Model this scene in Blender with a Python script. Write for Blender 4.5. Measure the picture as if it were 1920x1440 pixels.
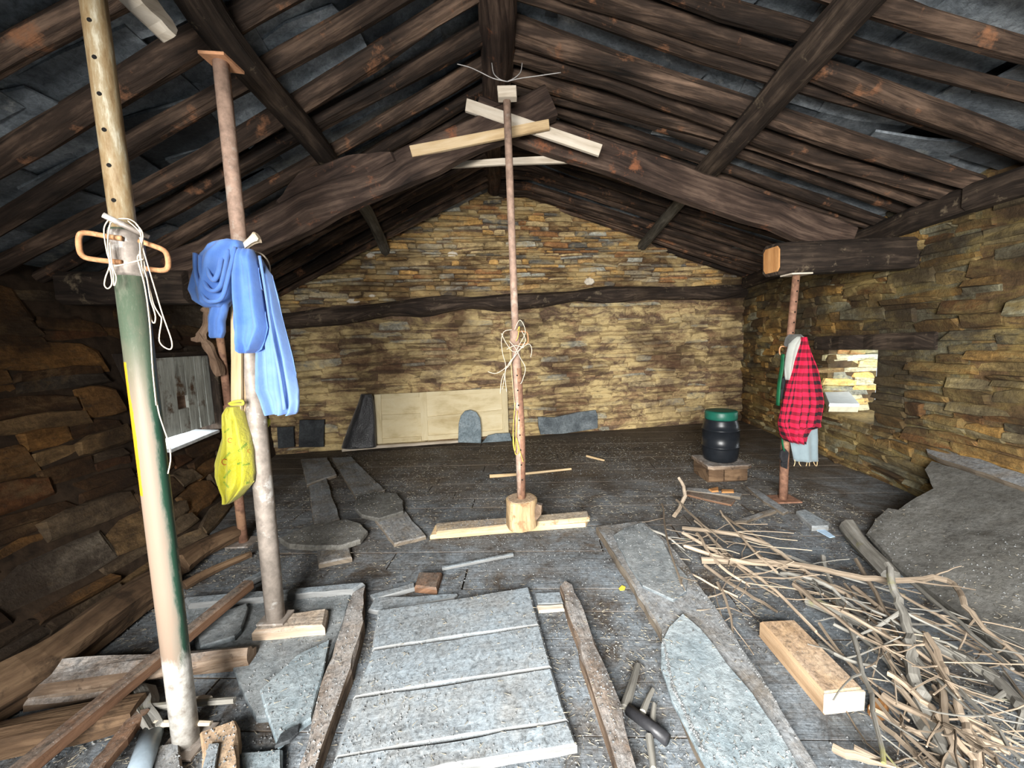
import bpy, bmesh, math, random
from mathutils import Vector, Matrix, noise as mnoise
from mathutils.bvhtree import BVHTree
V = Vector
for o in list(bpy.data.objects): bpy.data.objects.remove(o)
S = bpy.context.scene
COL = S.collection
# ------------------------------------------------------------------ camera
F, CX, CY = 760.0, 960.0, 720.0
CAM = V((0, 0, 1.2))
ROT = Matrix.Rotation(math.radians(84.0), 3, 'X') @ Matrix.Rotation(math.radians(-2.0), 3, 'Z')
cd = bpy.data.cameras.new('camera'); cam = bpy.data.objects.new('camera', cd); COL.objects.link(cam)
cd.sensor_width = 36.0; cd.lens = 36.0 * F / 1920.0; cd.clip_start = 0.02
cam.location = CAM; cam.rotation_euler = ROT.to_euler(); S.camera = cam
# ------------------------------------------------------------------ light
w = bpy.data.worlds.new('sky'); S.world = w; w.use_nodes = True
bg = w.node_tree.nodes['Background']; bg.inputs[0].default_value = (0.80, 0.90, 1.0, 1); bg.inputs[1].default_value = 0.8
def area(name, loc, target, sx, sy, power, col):
    l = bpy.data.lights.new(name, 'AREA'); l.shape = 'RECTANGLE'; l.size = sx; l.size_y = sy; l.energy = power; l.color = col
    o = bpy.data.objects.new(name, l); COL.objects.link(o); o.location = loc
    o.rotation_euler = (V(target) - V(loc)).to_track_quat('-Z', 'Y').to_euler(); return o
area('door_daylight', (-0.75, -2.0, 1.65), (0.2, 4.2, 0.8), 2.0, 1.9, 860, (1.0, 0.985, 0.955))
area('window_daylight', (3.62, 3.25, 0.72), (2.9, 3.75, 0.62), 0.45, 0.5, 9, (0.90, 0.96, 1.0))
area('shutter_daylight', (-2.72, 3.0, 0.70), (-2.35, 3.05, 0.62), 0.4, 0.2, 5, (0.90, 0.96, 1.0))
S.view_settings.view_transform = 'Standard'; S.view_settings.look = 'None'; S.view_settings.gamma = 1.0
S.view_settings.use_curve_mapping = False
S.view_settings.exposure = 0.45
S.cycles.use_denoising = True
# ------------------------------------------------------------------ pixel to place
def ray(px, py): return ROT @ V(((px - CX) / F, -(py - CY) / F, -1.0))
def PZ(px, py, z=0.0):
    d = ray(px, py); return CAM + d * ((z - CAM.z) / d.z)
def PY(px, py, y):
    d = ray(px, py); return CAM + d * (y / d.y)
def PX(px, py, x):
    d = ray(px, py); return CAM + d * (x / d.x)
def PP(px, py, p, n):
    d = ray(px, py); return CAM + d * ((p - CAM).dot(n) / d.dot(n))
def proj(p):
    q = ROT.transposed() @ (V(p) - CAM)
    if q.z > -0.05: return None
    return (CX + F * q.x / -q.z, CY - F * q.y / -q.z)
# ------------------------------------------------------------------ meshes
WL = {}
class MB:
    def __init__(s): s.v = []; s.f = []; s.uv = []
    def face(s, idx, uv): s.f.append(tuple(idx)); s.uv.append(uv)
    def rings(s, rings, uvs, closed=True, cap=True):
        # rings: list of equal-length point lists; uvs: list of (u, [v...])
        b = len(s.v); n = len(rings[0])
        for r in rings: s.v.extend(V(p) for p in r)
        for i in range(len(rings) - 1):
            u0, u1 = uvs[i][0], uvs[i + 1][0]; v0, v1 = uvs[i][1], uvs[i + 1][1]
            for j in range(n if closed else n - 1):
                k = (j + 1) % n
                s.face((b + i*n + j, b + i*n + k, b + (i+1)*n + k, b + (i+1)*n + j),
                       [(u0, v0[j]), (u0, v0[j+1]), (u1, v1[j+1]), (u1, v1[j])])
        if cap and closed:
            s.face([b + j for j in range(n)][::-1], [(uvs[0][0] + 0.02*math.cos(j), uvs[0][1][j]) for j in range(n)][::-1])
            q = b + (len(rings) - 1) * n
            s.face([q + j for j in range(n)], [(uvs[-1][0] + 0.02*math.cos(j), uvs[-1][1][j]) for j in range(n)])
    def tube(s, pts, radii, seg=8, lump=0.0, rng=random, squash=1.0, cap=True, up=None):
        pts = [V(p) for p in pts]
        if not hasattr(radii, '__len__'): radii = [radii] * len(pts)
        t0 = (pts[1] - pts[0]).normalized()
        a = V(up) if up is not None else (V((0, 0, 1)) if abs(t0.z) < 0.9 else V((1, 0, 0)))
        nrm = (a - t0 * a.dot(t0)).normalized()
        rings = []; uvs = []; L = 0.0; off = rng.random() * 50
        for i, p in enumerate(pts):
            t = (pts[min(i+1, len(pts)-1)] - pts[max(i-1, 0)]).normalized()
            nrm = (nrm - t * nrm.dot(t)).normalized(); bi = t.cross(nrm)
            if i: L += (p - pts[i-1]).length
            r = radii[i]; ring = []
            for j in range(seg):
                an = 2 * math.pi * j / seg
                k = 1.0 + (lump * mnoise.noise(V((math.cos(an)*1.1 + off, math.sin(an)*1.1, L * 2.2 / max(0.05, 1)))) * 2 if lump else 0)
                ring.append(p + (nrm * math.sin(an) * squash + bi * math.cos(an)) * r * k)
            rings.append(ring); uvs.append((L, [2 * math.pi * max(r, 0.01) * j / seg + off for j in range(seg + 1)]))
        s.rings(rings, uvs, True, cap)
    def board(s, p0, p1, w, t, up=(0, 0, 1), nseg=6, jit=0.0, w1=None, rng=random, bev=None, sag=0.0):
        p0 = V(p0); p1 = V(p1); ax = (p1 - p0); L = ax.length; ax.normalize(); up = V(up)
        sd = ax.cross(up).normalized(); up = sd.cross(ax).normalized()
        w1 = w if w1 is None else w1
        b = bev if bev is not None else min(w, t) * 0.14
        rings = []; uvs = []; off = rng.random() * 50
        for i in range(nseg + 1):
            k = i / nseg; ww = (w + (w1 - w) * k) / 2; hh = t / 2
            c = p0 + ax * (L * k) - up * (sag * 4 * k * (1 - k))
            e = 0.55 if i in (0, nseg) else 1.0
            jw = [(rng.random() - .5) * 2 * jit for _ in range(4)]
            prof = [(-ww+b+jw[0]*.3, -hh), (ww-b+jw[1]*.3, -hh), (ww+jw[1], -hh+b), (ww+jw[1], hh-b+jw[3]*.3), (ww-b+jw[1], hh+jw[3]*.3), (-ww+b+jw[0], hh+jw[2]*.3), (-ww+jw[0], hh-b+jw[2]*.3), (-ww+jw[0], -hh+b)]
            if i in (0, nseg): cc = c + ax * ((rng.random() - .5) * jit)
            else: cc = c
            rings.append([cc + sd * x + up * y for x, y in prof])
            acc = [off]
            for j in range(8):
                a0 = prof[j]; a1 = prof[(j+1) % 8]; acc.append(acc[-1] + math.hypot(a1[0]-a0[0], a1[1]-a0[1]))
            uvs.append((L * k, acc))
        s.rings(rings, uvs)
    def slab(s, pts, thick, jit=0.0, n=None, step=0.06, rng=random, bev=None, axis=None):
        # pts: top outline; extruded downward along n by thick
        pts = [V(p) for p in pts]
        nn = V((0, 0, 0))
        for i in range(len(pts)): nn += pts[i].cross(pts[(i+1) % len(pts)])
        nn.normalize()
        if n is not None and nn.dot(V(n)) < 0 or n is None and nn.z < 0: pts = pts[::-1]; nn = -nn
        out = []
        for i in range(len(pts)):
            a = pts[i]; c = pts[(i+1) % len(pts)]; m = max(1, int((c - a).length / step))
            for k in range(m):
                p = a + (c - a) * (k / m)
                if jit: p = p + (c - a).cross(nn).normalized() * ((rng.random() - .5) * 2 * jit) * (0.4 if k == 0 else 1)
                out.append(p)
        cen = sum(out, V()) / len(out)
        if axis is None:
            e = max(range(len(pts)), key=lambda i: (pts[(i+1) % len(pts)] - pts[i]).length)
            axis = (pts[(e+1) % len(pts)] - pts[e]).normalized()
        ay = nn.cross(V(axis)).normalized(); axis = ay.cross(nn); off = rng.random() * 50
        b = bev if bev is not None else min(thick * 0.25, 0.012)
        def inset(p, d):
            q = cen - p; l = q.length; return p + q * min(0.5, d / max(l, 1e-5))
        m = len(out); b0 = len(s.v)
        R = [[p - nn * thick for p in out], [p - nn * b * 1.1 for p in out], [inset(p, b) + nn * (rng.random() - .5) * jit * .25 for p in out]]
        for r in R: s.v.extend(r)
        def uv(p, h=0): return ((p - cen).dot(axis) + off, (p - cen).dot(ay) + off + h)
        for i in range(2):
            for j in range(m):
                k = (j + 1) % m; q = [(i, j), (i, k), (i+1, k), (i+1, j)]
                s.face([b0 + a * m + c for a, c in q], [uv(R[a][c], a * thick * 1.0) for a, c in q])
        s.face([b0 + 2*m + j for j in range(m)], [uv(p) for p in R[2]])
        s.face([b0 + j for j in range(m)][::-1], [uv(p) for p in R[0]][::-1])
    def mesh(s, name, base, smooth):
        me = bpy.data.meshes.new(name)
        me.from_pydata([p - base for p in s.v], [], s.f); 
        ul = me.uv_layers.new(name='UVMap'); i = 0
        flat = [c for u in s.uv for q in u for c in q]
        ul.data.foreach_set('uv', flat)
        me.polygons.foreach_set('use_smooth', [smooth] * len(me.polygons))
        me.update(); return me
    def build(s, name, mat, parent=None, label=None, cat=None, group=None, kind=None, smooth=False, base=None):
        xs = [p.x for p in s.v]; ys = [p.y for p in s.v]; zs = [p.z for p in s.v]
        if base is None: base = V(((min(xs)+max(xs))/2, (min(ys)+max(ys))/2, min(zs)))
        me = s.mesh(name, base, smooth)
        if mat: me.materials.append(mat)
        o = bpy.data.objects.new(name, me); COL.objects.link(o)
        if parent is not None:
            o.parent = parent; o.location = base - WL[parent.name]
        else: o.location = base
        WL[o.name] = base
        return tag(o, label, cat, group, kind)
def tag(o, label=None, cat=None, group=None, kind=None):
    if label: o['label'] = label
    if cat: o['category'] = cat
    if group: o['group'] = group
    if kind: o['kind'] = kind
    return o
def empty(name, loc, label, cat, group=None):
    o = bpy.data.objects.new(name, None); COL.objects.link(o); o.location = loc; o.empty_display_size = 0.1
    WL[o.name] = V(loc); return tag(o, label, cat, group)
def spline(pts, n=6):
    pts = [V(p) for p in pts]; out = []
    for i in range(len(pts) - 1):
        p0 = pts[max(i-1, 0)]; p1 = pts[i]; p2 = pts[i+1]; p3 = pts[min(i+2, len(pts)-1)]
        for k in range(n):
            t = k / n; out.append(0.5 * ((2*p1) + (p2-p0)*t + (2*p0-5*p1+4*p2-p3)*t*t + (3*p1-p0-3*p2+p3)*t*t*t))
    out.append(pts[-1]); return out
# ------------------------------------------------------------------ materials
class NT:
    def __init__(s, name):
        s.m = bpy.data.materials.new(name); s.m.use_nodes = True; s.t = s.m.node_tree; s.b = s.t.nodes['Principled BSDF']
        s.b.inputs['Specular IOR Level'].default_value = 0.25
    def n(s, typ, **kw):
        o = s.t.nodes.new(typ)
        for k, v in kw.items(): setattr(o, k, v)
        return o
    def l(s, a, b): s.t.links.new(a, b)
    def val(s, sock, v):
        if hasattr(v, 'links') or isinstance(v, bpy.types.NodeSocket): s.l(v, sock)
        else: sock.default_value = v
    def math(s, op, a, b=0.0, clamp=False):
        o = s.n('ShaderNodeMath', operation=op, use_clamp=clamp); s.val(o.inputs[0], a); s.val(o.inputs[1], b); return o.outputs[0]
    def vmath(s, op, a, b):
        o = s.n('ShaderNodeVectorMath', operation=op); s.val(o.inputs[0], a); s.val(o.inputs[1], b); return o.outputs[0]
    def noise(s, vec, scale, detail=5, rough=0.6, out='Fac', dist=0.0):
        o = s.n('ShaderNodeTexNoise'); s.val(o.inputs['Vector'], vec); o.inputs['Scale'].default_value = scale
        o.inputs['Detail'].default_value = detail; o.inputs['Roughness'].default_value = rough; o.inputs['Distortion'].default_value = dist
        return o.outputs[out]
    def ramp(s, fac, stops, interp='LINEAR'):
        o = s.n('ShaderNodeValToRGB'); o.color_ramp.interpolation = interp; e = o.color_ramp.elements
        while len(e) < len(stops): e.new(0.5)
        for i, (p, c) in enumerate(stops):
            e[i].position = p; e[i].color = (*c, 1) if hasattr(c, '__len__') else (c, c, c, 1)
        s.val(o.inputs[0], fac); return o.outputs[0]
    def mix(s, fac, a, b, blend='MIX'):
        o = s.n('ShaderNodeMix', data_type='RGBA', blend_type=blend); s.val(o.inputs[0], fac)
        s.val(o.inputs[6], a if not isinstance(a, tuple) else (*a, 1)); s.val(o.inputs[7], b if not isinstance(b, tuple) else (*b, 1)); return o.outputs[2]
    def pos(s): return s.n('ShaderNodeNewGeometry').outputs['Position']
    def uv(s): return s.n('ShaderNodeTexCoord').outputs['UV']
    def rnd(s): return s.n('ShaderNodeObjectInfo').outputs['Random']
    def bump(s, h, strength=0.4, dist=0.01):
        o = s.n('ShaderNodeBump'); o.inputs['Strength'].default_value = strength; o.inputs['Distance'].default_value = dist
        s.l(h, o.inputs['Height']); s.l(o.outputs[0], s.b.inputs['Normal'])
    def done(s, col, rough=0.85, metal=0.0):
        s.val(s.b.inputs['Base Color'], (*col, 1) if isinstance(col, tuple) else col); s.val(s.b.inputs['Roughness'], rough)
        s.b.inputs['Metallic'].default_value = metal; return s.m
def upmask(t, lo=0.3, hi=0.85):
    g = t.n('ShaderNodeNewGeometry'); x = t.n('ShaderNodeSeparateXYZ'); t.l(g.outputs['Normal'], x.inputs[0])
    m = t.n('ShaderNodeMapRange'); m.inputs[1].default_value = lo; m.inputs[2].default_value = hi; t.l(x.outputs[2], m.inputs[0]); return m.outputs[0]
def wood(name, dark, mid, light, grain=26.0, bump=0.5, dust=None, dustamt=0.6, var=0.35, rough=0.85, patch=None, patchamt=0.5, patchscale=3.0, far_tone=None):
    t = NT(name); r = t.rnd()
    offs = t.n('ShaderNodeCombineXYZ'); t.l(t.math('MULTIPLY', r, 37.0), offs.inputs[0]); t.l(t.math('MULTIPLY', r, 91.0), offs.inputs[1])
    uv = t.vmath('ADD', t.uv(), offs.outputs[0])
    g = t.noise(t.vmath('MULTIPLY', uv, (2.2, grain, 1.0)), 1.0, 7, 0.68, dist=0.4)
    g2 = t.noise(t.vmath('MULTIPLY', uv, (5.0, grain * 3, 1.0)), 1.0, 4, 0.6)
    p = t.noise(t.pos(), 2.3, 4, 0.6)
    f = t.math('ADD', t.math('MULTIPLY', g, 0.8), t.math('MULTIPLY', g2, 0.2))
    f = t.math('ADD', f, t.math('MULTIPLY', t.math('SUBTRACT', p, 0.5), 0.5))
    c = t.ramp(f, [(0.30, dark), (0.5, mid), (0.72, light)])
    br = t.math('ADD', 1.0 - var / 2, t.math('MULTIPLY', r, var))
    hsv = t.n('ShaderNodeHueSaturation'); t.l(br, hsv.inputs['Value']); t.l(c, hsv.inputs['Color']); c = hsv.outputs[0]
    if patch:
        pm = t.ramp(t.noise(t.vmath('ADD', t.pos(), offs.outputs[0]), patchscale, 6, 0.7), [(0.60 - 0.2 * patchamt, 0.0), (0.70 - 0.15 * patchamt, 1.0)])
        c = t.mix(pm, c, patch)
    if dust:
        dm = t.math('MULTIPLY', upmask(t), t.ramp(t.noise(t.pos(), 4.5, 9, 0.75, dist=0.5), [(0.36, 0.05), (0.60, 1.0)]))
        if far_tone:       # colour blends from blue-grey in front to brown further in, broken by noise
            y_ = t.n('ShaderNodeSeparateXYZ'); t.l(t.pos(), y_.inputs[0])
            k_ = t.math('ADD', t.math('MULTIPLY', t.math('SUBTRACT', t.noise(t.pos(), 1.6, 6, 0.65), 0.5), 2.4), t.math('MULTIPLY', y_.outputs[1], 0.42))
            dust = t.mix(t.math('SUBTRACT', k_, 0.75, True), dust, far_tone)
        dm = t.math('MULTIPLY', dm, dustamt); c = t.mix(dm, c, dust); um = upmask(t)
        gr_ = t.noise(t.pos(), 55.0, 6, 0.8, dist=0.7)
        c = t.mix(um, c, t.mix(1.0, c, t.ramp(gr_, [(0.34, 0.38), (0.5, 1.0), (0.66, 1.5)]), 'MULTIPLY'))
        sp = t.ramp(t.noise(t.pos(), 140.0, 4, 0.75), [(0.62, 0.0), (0.69, 1.0)])
        c = t.mix(t.math('MULTIPLY', t.math('MULTIPLY', sp, um), 0.5), c, (0.58, 0.60, 0.60))
        g = t.math('ADD', g, t.math('MULTIPLY', gr_, 0.35))
    t.bump(t.math('ADD', t.math('MULTIPLY', g, 0.7), t.math('MULTIPLY', g2, 0.5)), bump, 0.012)
    return t.done(c, rough)
def stonewall(name, stops, smear, smearamt, soot, sootamt, dirt=(0.05, 0.035, 0.022), lime=None, blend=0.0):
    t = NT(name); g = t.n('ShaderNodeNewGeometry')
    r = t.math('FRACT', t.math('ADD', t.rnd(), g.outputs['Random Per Island'])); p = g.outputs['Position']
    c = t.ramp(r, stops, 'CONSTANT')
    st = t.noise(t.vmath('MULTIPLY', p, (3.0, 3.0, 22.0)), 1.0, 7, 0.7, dist=0.5)
    sp = t.noise(p, 26.0, 8, 0.75, dist=0.6)
    c = t.mix(1.0, c, t.ramp(sp, [(0.3, 0.45), (0.5, 0.95), (0.72, 1.6)]), 'MULTIPLY')
    c = t.mix(1.0, c, t.ramp(st, [(0.25, 0.35), (0.5, 0.95), (0.75, 1.45)]), 'MULTIPLY')
    sm = t.ramp(t.noise(t.vmath('MULTIPLY', p, (2.2, 2.2, 5.0)), 1.3, 8, 0.72, dist=0.6), [(0.60 - 0.22 * smearamt, 0.0), (0.74 - 0.22 * smearamt, 0.85)])
    c = t.mix(sm, c, smear)
    if lime:
        lm = t.ramp(t.noise(t.vmath('MULTIPLY', p, (4, 4, 9)), 2.1, 8, 0.75), [(0.60, 0.0), (0.68, 0.8)]); c = t.mix(lm, c, lime)
    so = t.ramp(t.noise(t.vmath('MULTIPLY', p, (1, 1, 1.4)), 1.1, 7, 0.65, dist=0.3), [(0.58 - 0.3 * sootamt, 0.0), (0.74 - 0.25 * sootamt, 1.0)])
    c = t.mix(t.math('MULTIPLY', so, 0.85), c, soot)
    cr = t.ramp(t.noise(t.vmath('MULTIPLY', p, (9, 9, 40)), 1.0, 6, 0.75, dist=0.8), [(0.34, 1.0), (0.43, 0.0)])
    c = t.mix(t.math('MULTIPLY', cr, 0.75), c, dirt)
    h = t.math('ADD', st, t.math('MULTIPLY', t.noise(p, 42.0, 6, 0.7), 0.6)); t.bump(h, 0.75, 0.02)
    return t.done(c, 0.9)
def slate(name, a, b, c3, dust=None, dustamt=0.5, rough=0.6, scale=5.0, patch=None, var=0.4):
    t = NT(name); p = t.pos(); r = t.rnd()
    n = t.noise(p, scale, 8, 0.68, dist=0.4); c = t.ramp(n, [(0.32, a), (0.52, b), (0.72, c3)])
    hsv = t.n('ShaderNodeHueSaturation'); t.l(t.math('ADD', 1.0 - var/2, t.math('MULTIPLY', r, var)), hsv.inputs['Value']); t.l(c, hsv.inputs['Color']); c = hsv.outputs[0]
    if patch:
        c = t.mix(t.ramp(t.noise(p, 3.1, 7, 0.7), [(0.60, 0.0), (0.70, 0.8)]), c, patch)
    if dust:
        dm = t.math('MULTIPLY', t.math('MULTIPLY', upmask(t), t.ramp(t.noise(p, 9.0, 8, 0.72), [(0.35, 0.1), (0.62, 1.0)])), dustamt); c = t.mix(dm, c, dust)
        sp = t.ramp(t.noise(p, 110.0, 3, 0.7), [(0.66, 0.0), (0.72, 1.0)]); c = t.mix(t.math('MULTIPLY', sp, 0.35), c, (0.5, 0.5, 0.47))
    fn = t.noise(p, 44, 7, 0.78, dist=0.6); c = t.mix(1.0, c, t.ramp(fn, [(0.33, 0.5), (0.5, 1.0), (0.67, 1.4)]), 'MULTIPLY')
    t.bump(t.math('ADD', n, t.math('MULTIPLY', fn, 0.6)), 0.7, 0.012); return t.done(c, rough)
def plain(name, col, rough=0.7, metal=0.0, n=0.25, scale=20.0, bump=0.2, second=None, secamt=0.5, secscale=6.0):
    t = NT(name); p = t.pos(); q = t.noise(p, scale, 5, 0.65)
    c = t.mix(1.0, col, t.ramp(q, [(0.3, 1 - n), (0.7, 1 + n)]), 'MULTIPLY')
    if second: c = t.mix(t.ramp(t.noise(p, secscale, 8, 0.72), [(0.66 - 0.3 * secamt, 0.0), (0.72 - 0.3 * secamt, 1.0)]), c, second)
    t.bump(q, bump, 0.006); return t.done(c, rough, metal)
M = {}
DUST = (0.24, 0.265, 0.285)
M['beam'] = wood('sooty_beam', (0.008, 0.006, 0.005), (0.032, 0.022, 0.016), (0.12, 0.085, 0.06), 22, 1.0, var=0.5, patch=(0.17, 0.13, 0.085), patchamt=0.05, patchscale=9)
M['rafter'] = wood('sooty_rafter', (0.006, 0.0045, 0.0035), (0.036, 0.023, 0.016), (0.155, 0.10, 0.068), 20, 1.0, var=1.0, patch=(0.24, 0.11, 0.055), patchamt=0.06, patchscale=5)
M['truss'] = wood('truss_wood', (0.008, 0.005, 0.004), (0.048, 0.030, 0.022), (0.15, 0.10, 0.072), 24, 1.0, patch=(0.22, 0.085, 0.04), patchamt=0.04, patchscale=6)
M['greybeam'] = wood('grey_weathered_beam', (0.03, 0.027, 0.022), (0.12, 0.11, 0.09), (0.26, 0.245, 0.21), 22, 1.0)
M['oldblock'] = wood('weathered_block', (0.13, 0.09, 0.06), (0.28, 0.215, 0.155), (0.42, 0.35, 0.27), 16, 0.7, dust=(0.25, 0.245, 0.235), dustamt=0.6)
M['endgrain'] = wood('cut_end', (0.16, 0.07, 0.025), (0.36, 0.17, 0.06), (0.5, 0.27, 0.11), 12, 0.4)
M['pale'] = wood('new_pale_wood', (0.30, 0.20, 0.10), (0.50, 0.36, 0.20), (0.62, 0.49, 0.32), 20, 0.3, var=0.15)
M['pale2'] = wood('bleached_wood', (0.31, 0.25, 0.18), (0.50, 0.43, 0.34), (0.62, 0.56, 0.47), 18, 0.3, var=0.15)
M['block'] = wood('sawn_block_wood', (0.21, 0.13, 0.07), (0.36, 0.245, 0.145), (0.48, 0.35, 0.22), 16, 0.3, dust=DUST, dustamt=0.2, var=0.1)
M['blockend'] = wood('sawn_block_end', (0.45, 0.36, 0.26), (0.62, 0.53, 0.41), (0.72, 0.64, 0.52), 8, 0.2, var=0.1)
M['plank'] = wood('floor_plank_wood', (0.020, 0.014, 0.010), (0.055, 0.041, 0.029), (0.115, 0.09, 0.066), 22, 0.5, dust=(0.175, 0.205, 0.23), far_tone=(0.105, 0.082, 0.058), dustamt=0.85, var=0.45)
M['board'] = wood('dusty_board', (0.05, 0.04, 0.03), (0.13, 0.105, 0.078), (0.22, 0.18, 0.135), 20, 0.5, dust=DUST, dustamt=0.75, var=0.3)
M['greyboard'] = wood('grey_dusty_board', (0.09, 0.09, 0.088), (0.16, 0.163, 0.16), (0.24, 0.245, 0.24), 14, 0.3, dust=(0.20, 0.235, 0.26), dustamt=0.9, var=0.15)
M['rotten'] = wood('rotten_wood', (0.025, 0.016, 0.010), (0.12, 0.08, 0.052), (0.32, 0.245, 0.18), 14, 1.0, dust=(0.30, 0.30, 0.295), dustamt=0.7, var=0.3, patch=(0.035, 0.022, 0.014), patchamt=0.25, patchscale=12)
M['brown'] = wood('brown_batten', (0.05, 0.026, 0.014), (0.13, 0.068, 0.038), (0.23, 0.13, 0.075), 18, 0.5, dust=(0.13, 0.12, 0.105), dustamt=0.7, var=0.2)
M['log'] = wood('brown_log', (0.022, 0.013, 0.007), (0.085, 0.05, 0.027), (0.18, 0.115, 0.065), 14, 1.0, var=0.2, patch=(0.03, 0.018, 0.01), patchamt=0.3, patchscale=7)
M['stump'] = wood('stump_wood', (0.16, 0.105, 0.06), (0.36, 0.265, 0.16), (0.54, 0.43, 0.29), 14, 0.8, patch=(0.24, 0.16, 0.09), patchamt=0.3, patchscale=14, dust=(0.24, 0.235, 0.22), dustamt=0.7)
M['stumpside'] = wood('stump_bark', (0.15, 0.09, 0.045), (0.40, 0.28, 0.15), (0.60, 0.48, 0.30), 12, 0.9, patch=(0.22, 0.13, 0.065), patchamt=0.3, patchscale=14)
M['twig'] = wood('dry_twig', (0.09, 0.068, 0.048), (0.23, 0.18, 0.13), (0.40, 0.335, 0.26), 30, 0.5, var=1.0)
M['grey_twig'] = wood('grey_branch', (0.08, 0.075, 0.066), (0.20, 0.19, 0.165), (0.36, 0.35, 0.32), 26, 0.6, var=0.6, patch=(0.18, 0.17, 0.05), patchamt=0.05)
M['slate'] = slate('slate_stone', (0.055, 0.066, 0.075), (0.125, 0.145, 0.155), (0.23, 0.255, 0.265), dust=(0.33, 0.34, 0.335), dustamt=0.55)
M['bluestone'] = slate('blue_slate', (0.085, 0.115, 0.13), (0.165, 0.205, 0.225), (0.26, 0.30, 0.315), dust=(0.36, 0.38, 0.38), dustamt=0.4)
M['dark_slate'] = slate('dark_slate', (0.014, 0.015, 0.017), (0.034, 0.038, 0.041), (0.07, 0.078, 0.083), rough=0.6)
M['roofslate'] = slate('roof_slate', (0.06, 0.07, 0.08), (0.17, 0.19, 0.205), (0.36, 0.39, 0.41), rough=0.38, scale=3.5, var=1.3, patch=(0.48, 0.47, 0.42))
M['bench'] = slate('rough_slab', (0.045, 0.041, 0.034), (0.11, 0.105, 0.092), (0.20, 0.196, 0.18), dust=(0.18, 0.18, 0.17), dustamt=0.5, rough=0.8, scale=3.0)
M['rust'] = plain('rusty_steel', (0.20, 0.105, 0.068), 0.75, 0.15, 0.4, 30, 0.3, second=(0.30, 0.17, 0.10), secamt=0.4, secscale=9)
M['pinkrust'] = plain('faded_rusty_steel', (0.29, 0.195, 0.145), 0.7, 0.1, 0.4, 25, 0.3, second=(0.36, 0.29, 0.235), secamt=0.35, secscale=8)
M['greysteel'] = plain('worn_grey_steel', (0.24, 0.205, 0.175), 0.55, 0.25, 0.35, 24, 0.25, second=(0.42, 0.40, 0.37), secamt=0.35, secscale=7)
M['handle'] = plain('rust_bar', (0.36, 0.18, 0.085), 0.7, 0.1, 0.4, 40, 0.3, second=(0.45, 0.27, 0.14), secamt=0.4, secscale=14)
M['hole'] = plain('hole_dark', (0.006, 0.005, 0.004), 0.9)
# ================================================================== the place
rng = random.Random(7)
ZA = 3.06                                   # roof apex
def zroof(x): return ZA - 0.345 * x if x >= 0 else ZA + 0.475 * x
def ridge_x(y): return 0.0 - 0.16 * max(0.0, (y - 2.2) / 2.8)
WA = V((-2.82, 4.55, 0)); WB = V((3.16, 5.52, 0))          # foot of the back wall
WDIR = (WB - WA).normalized(); WN = V((WDIR.y, -WDIR.x, 0))
def xr(y): return 2.84 + max(0.0, y - 2.5) * 0.106
def xl(y, z):
    k = min(1.0, max(0.0, (y - 2.5) / 2.05)); foot = -1.98 - 0.80 * k
    q = min(1.0, max(0.0, z / 1.75)) ** 0.62; return foot + (-2.82 - foot) * q
# ---- stone meshes shared by all walls
def stone_mesh(i):
    r = random.Random(100 + i); b = MB(); j_ = lambda a=.09: r.uniform(-a, a)
    taper = r.uniform(-.22, .22)
    pts = [(-.5, -.42 + j_()), (-.18 + j_(.12), -.5 + abs(j_(.06))), (.2 + j_(.12), -.48 + abs(j_(.08))), (.5, -.40 + j_()), (.5 - abs(j_()), .36 + j_(.12) + taper * .5), (.14 + j_(.14), .48 + j_(.05)), (-.22 + j_(.14), .47 + j_(.07)), (-.5 + abs(j_()), .34 + j_(.14) - taper * .5)]
    if r.random() < .4: pts.pop(r.choice((1, 2, 5, 6)))
    n = len(pts); tilt = (r.uniform(-.25, .25), r.uniform(-.35, .35))
    R = [[V((x, 0.5, z)) for x, z in pts], [V((x, -0.30 + tilt[0] * x + tilt[1] * z + r.uniform(-.12, .12), z)) for x, z in pts],
         [V((x * r.uniform(.86, .96), -0.46 + tilt[0] * x + tilt[1] * z + r.uniform(-.08, .08), z * r.uniform(.72, .90))) for x, z in pts]]
    b.rings(R, [(k, [q / n for q in range(n + 1)]) for k in range(3)])
    return b
STONES = [stone_mesh(i) for i in range(44)]
STME = [s_.mesh('stone', V(), False) for s_ in STONES]
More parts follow.
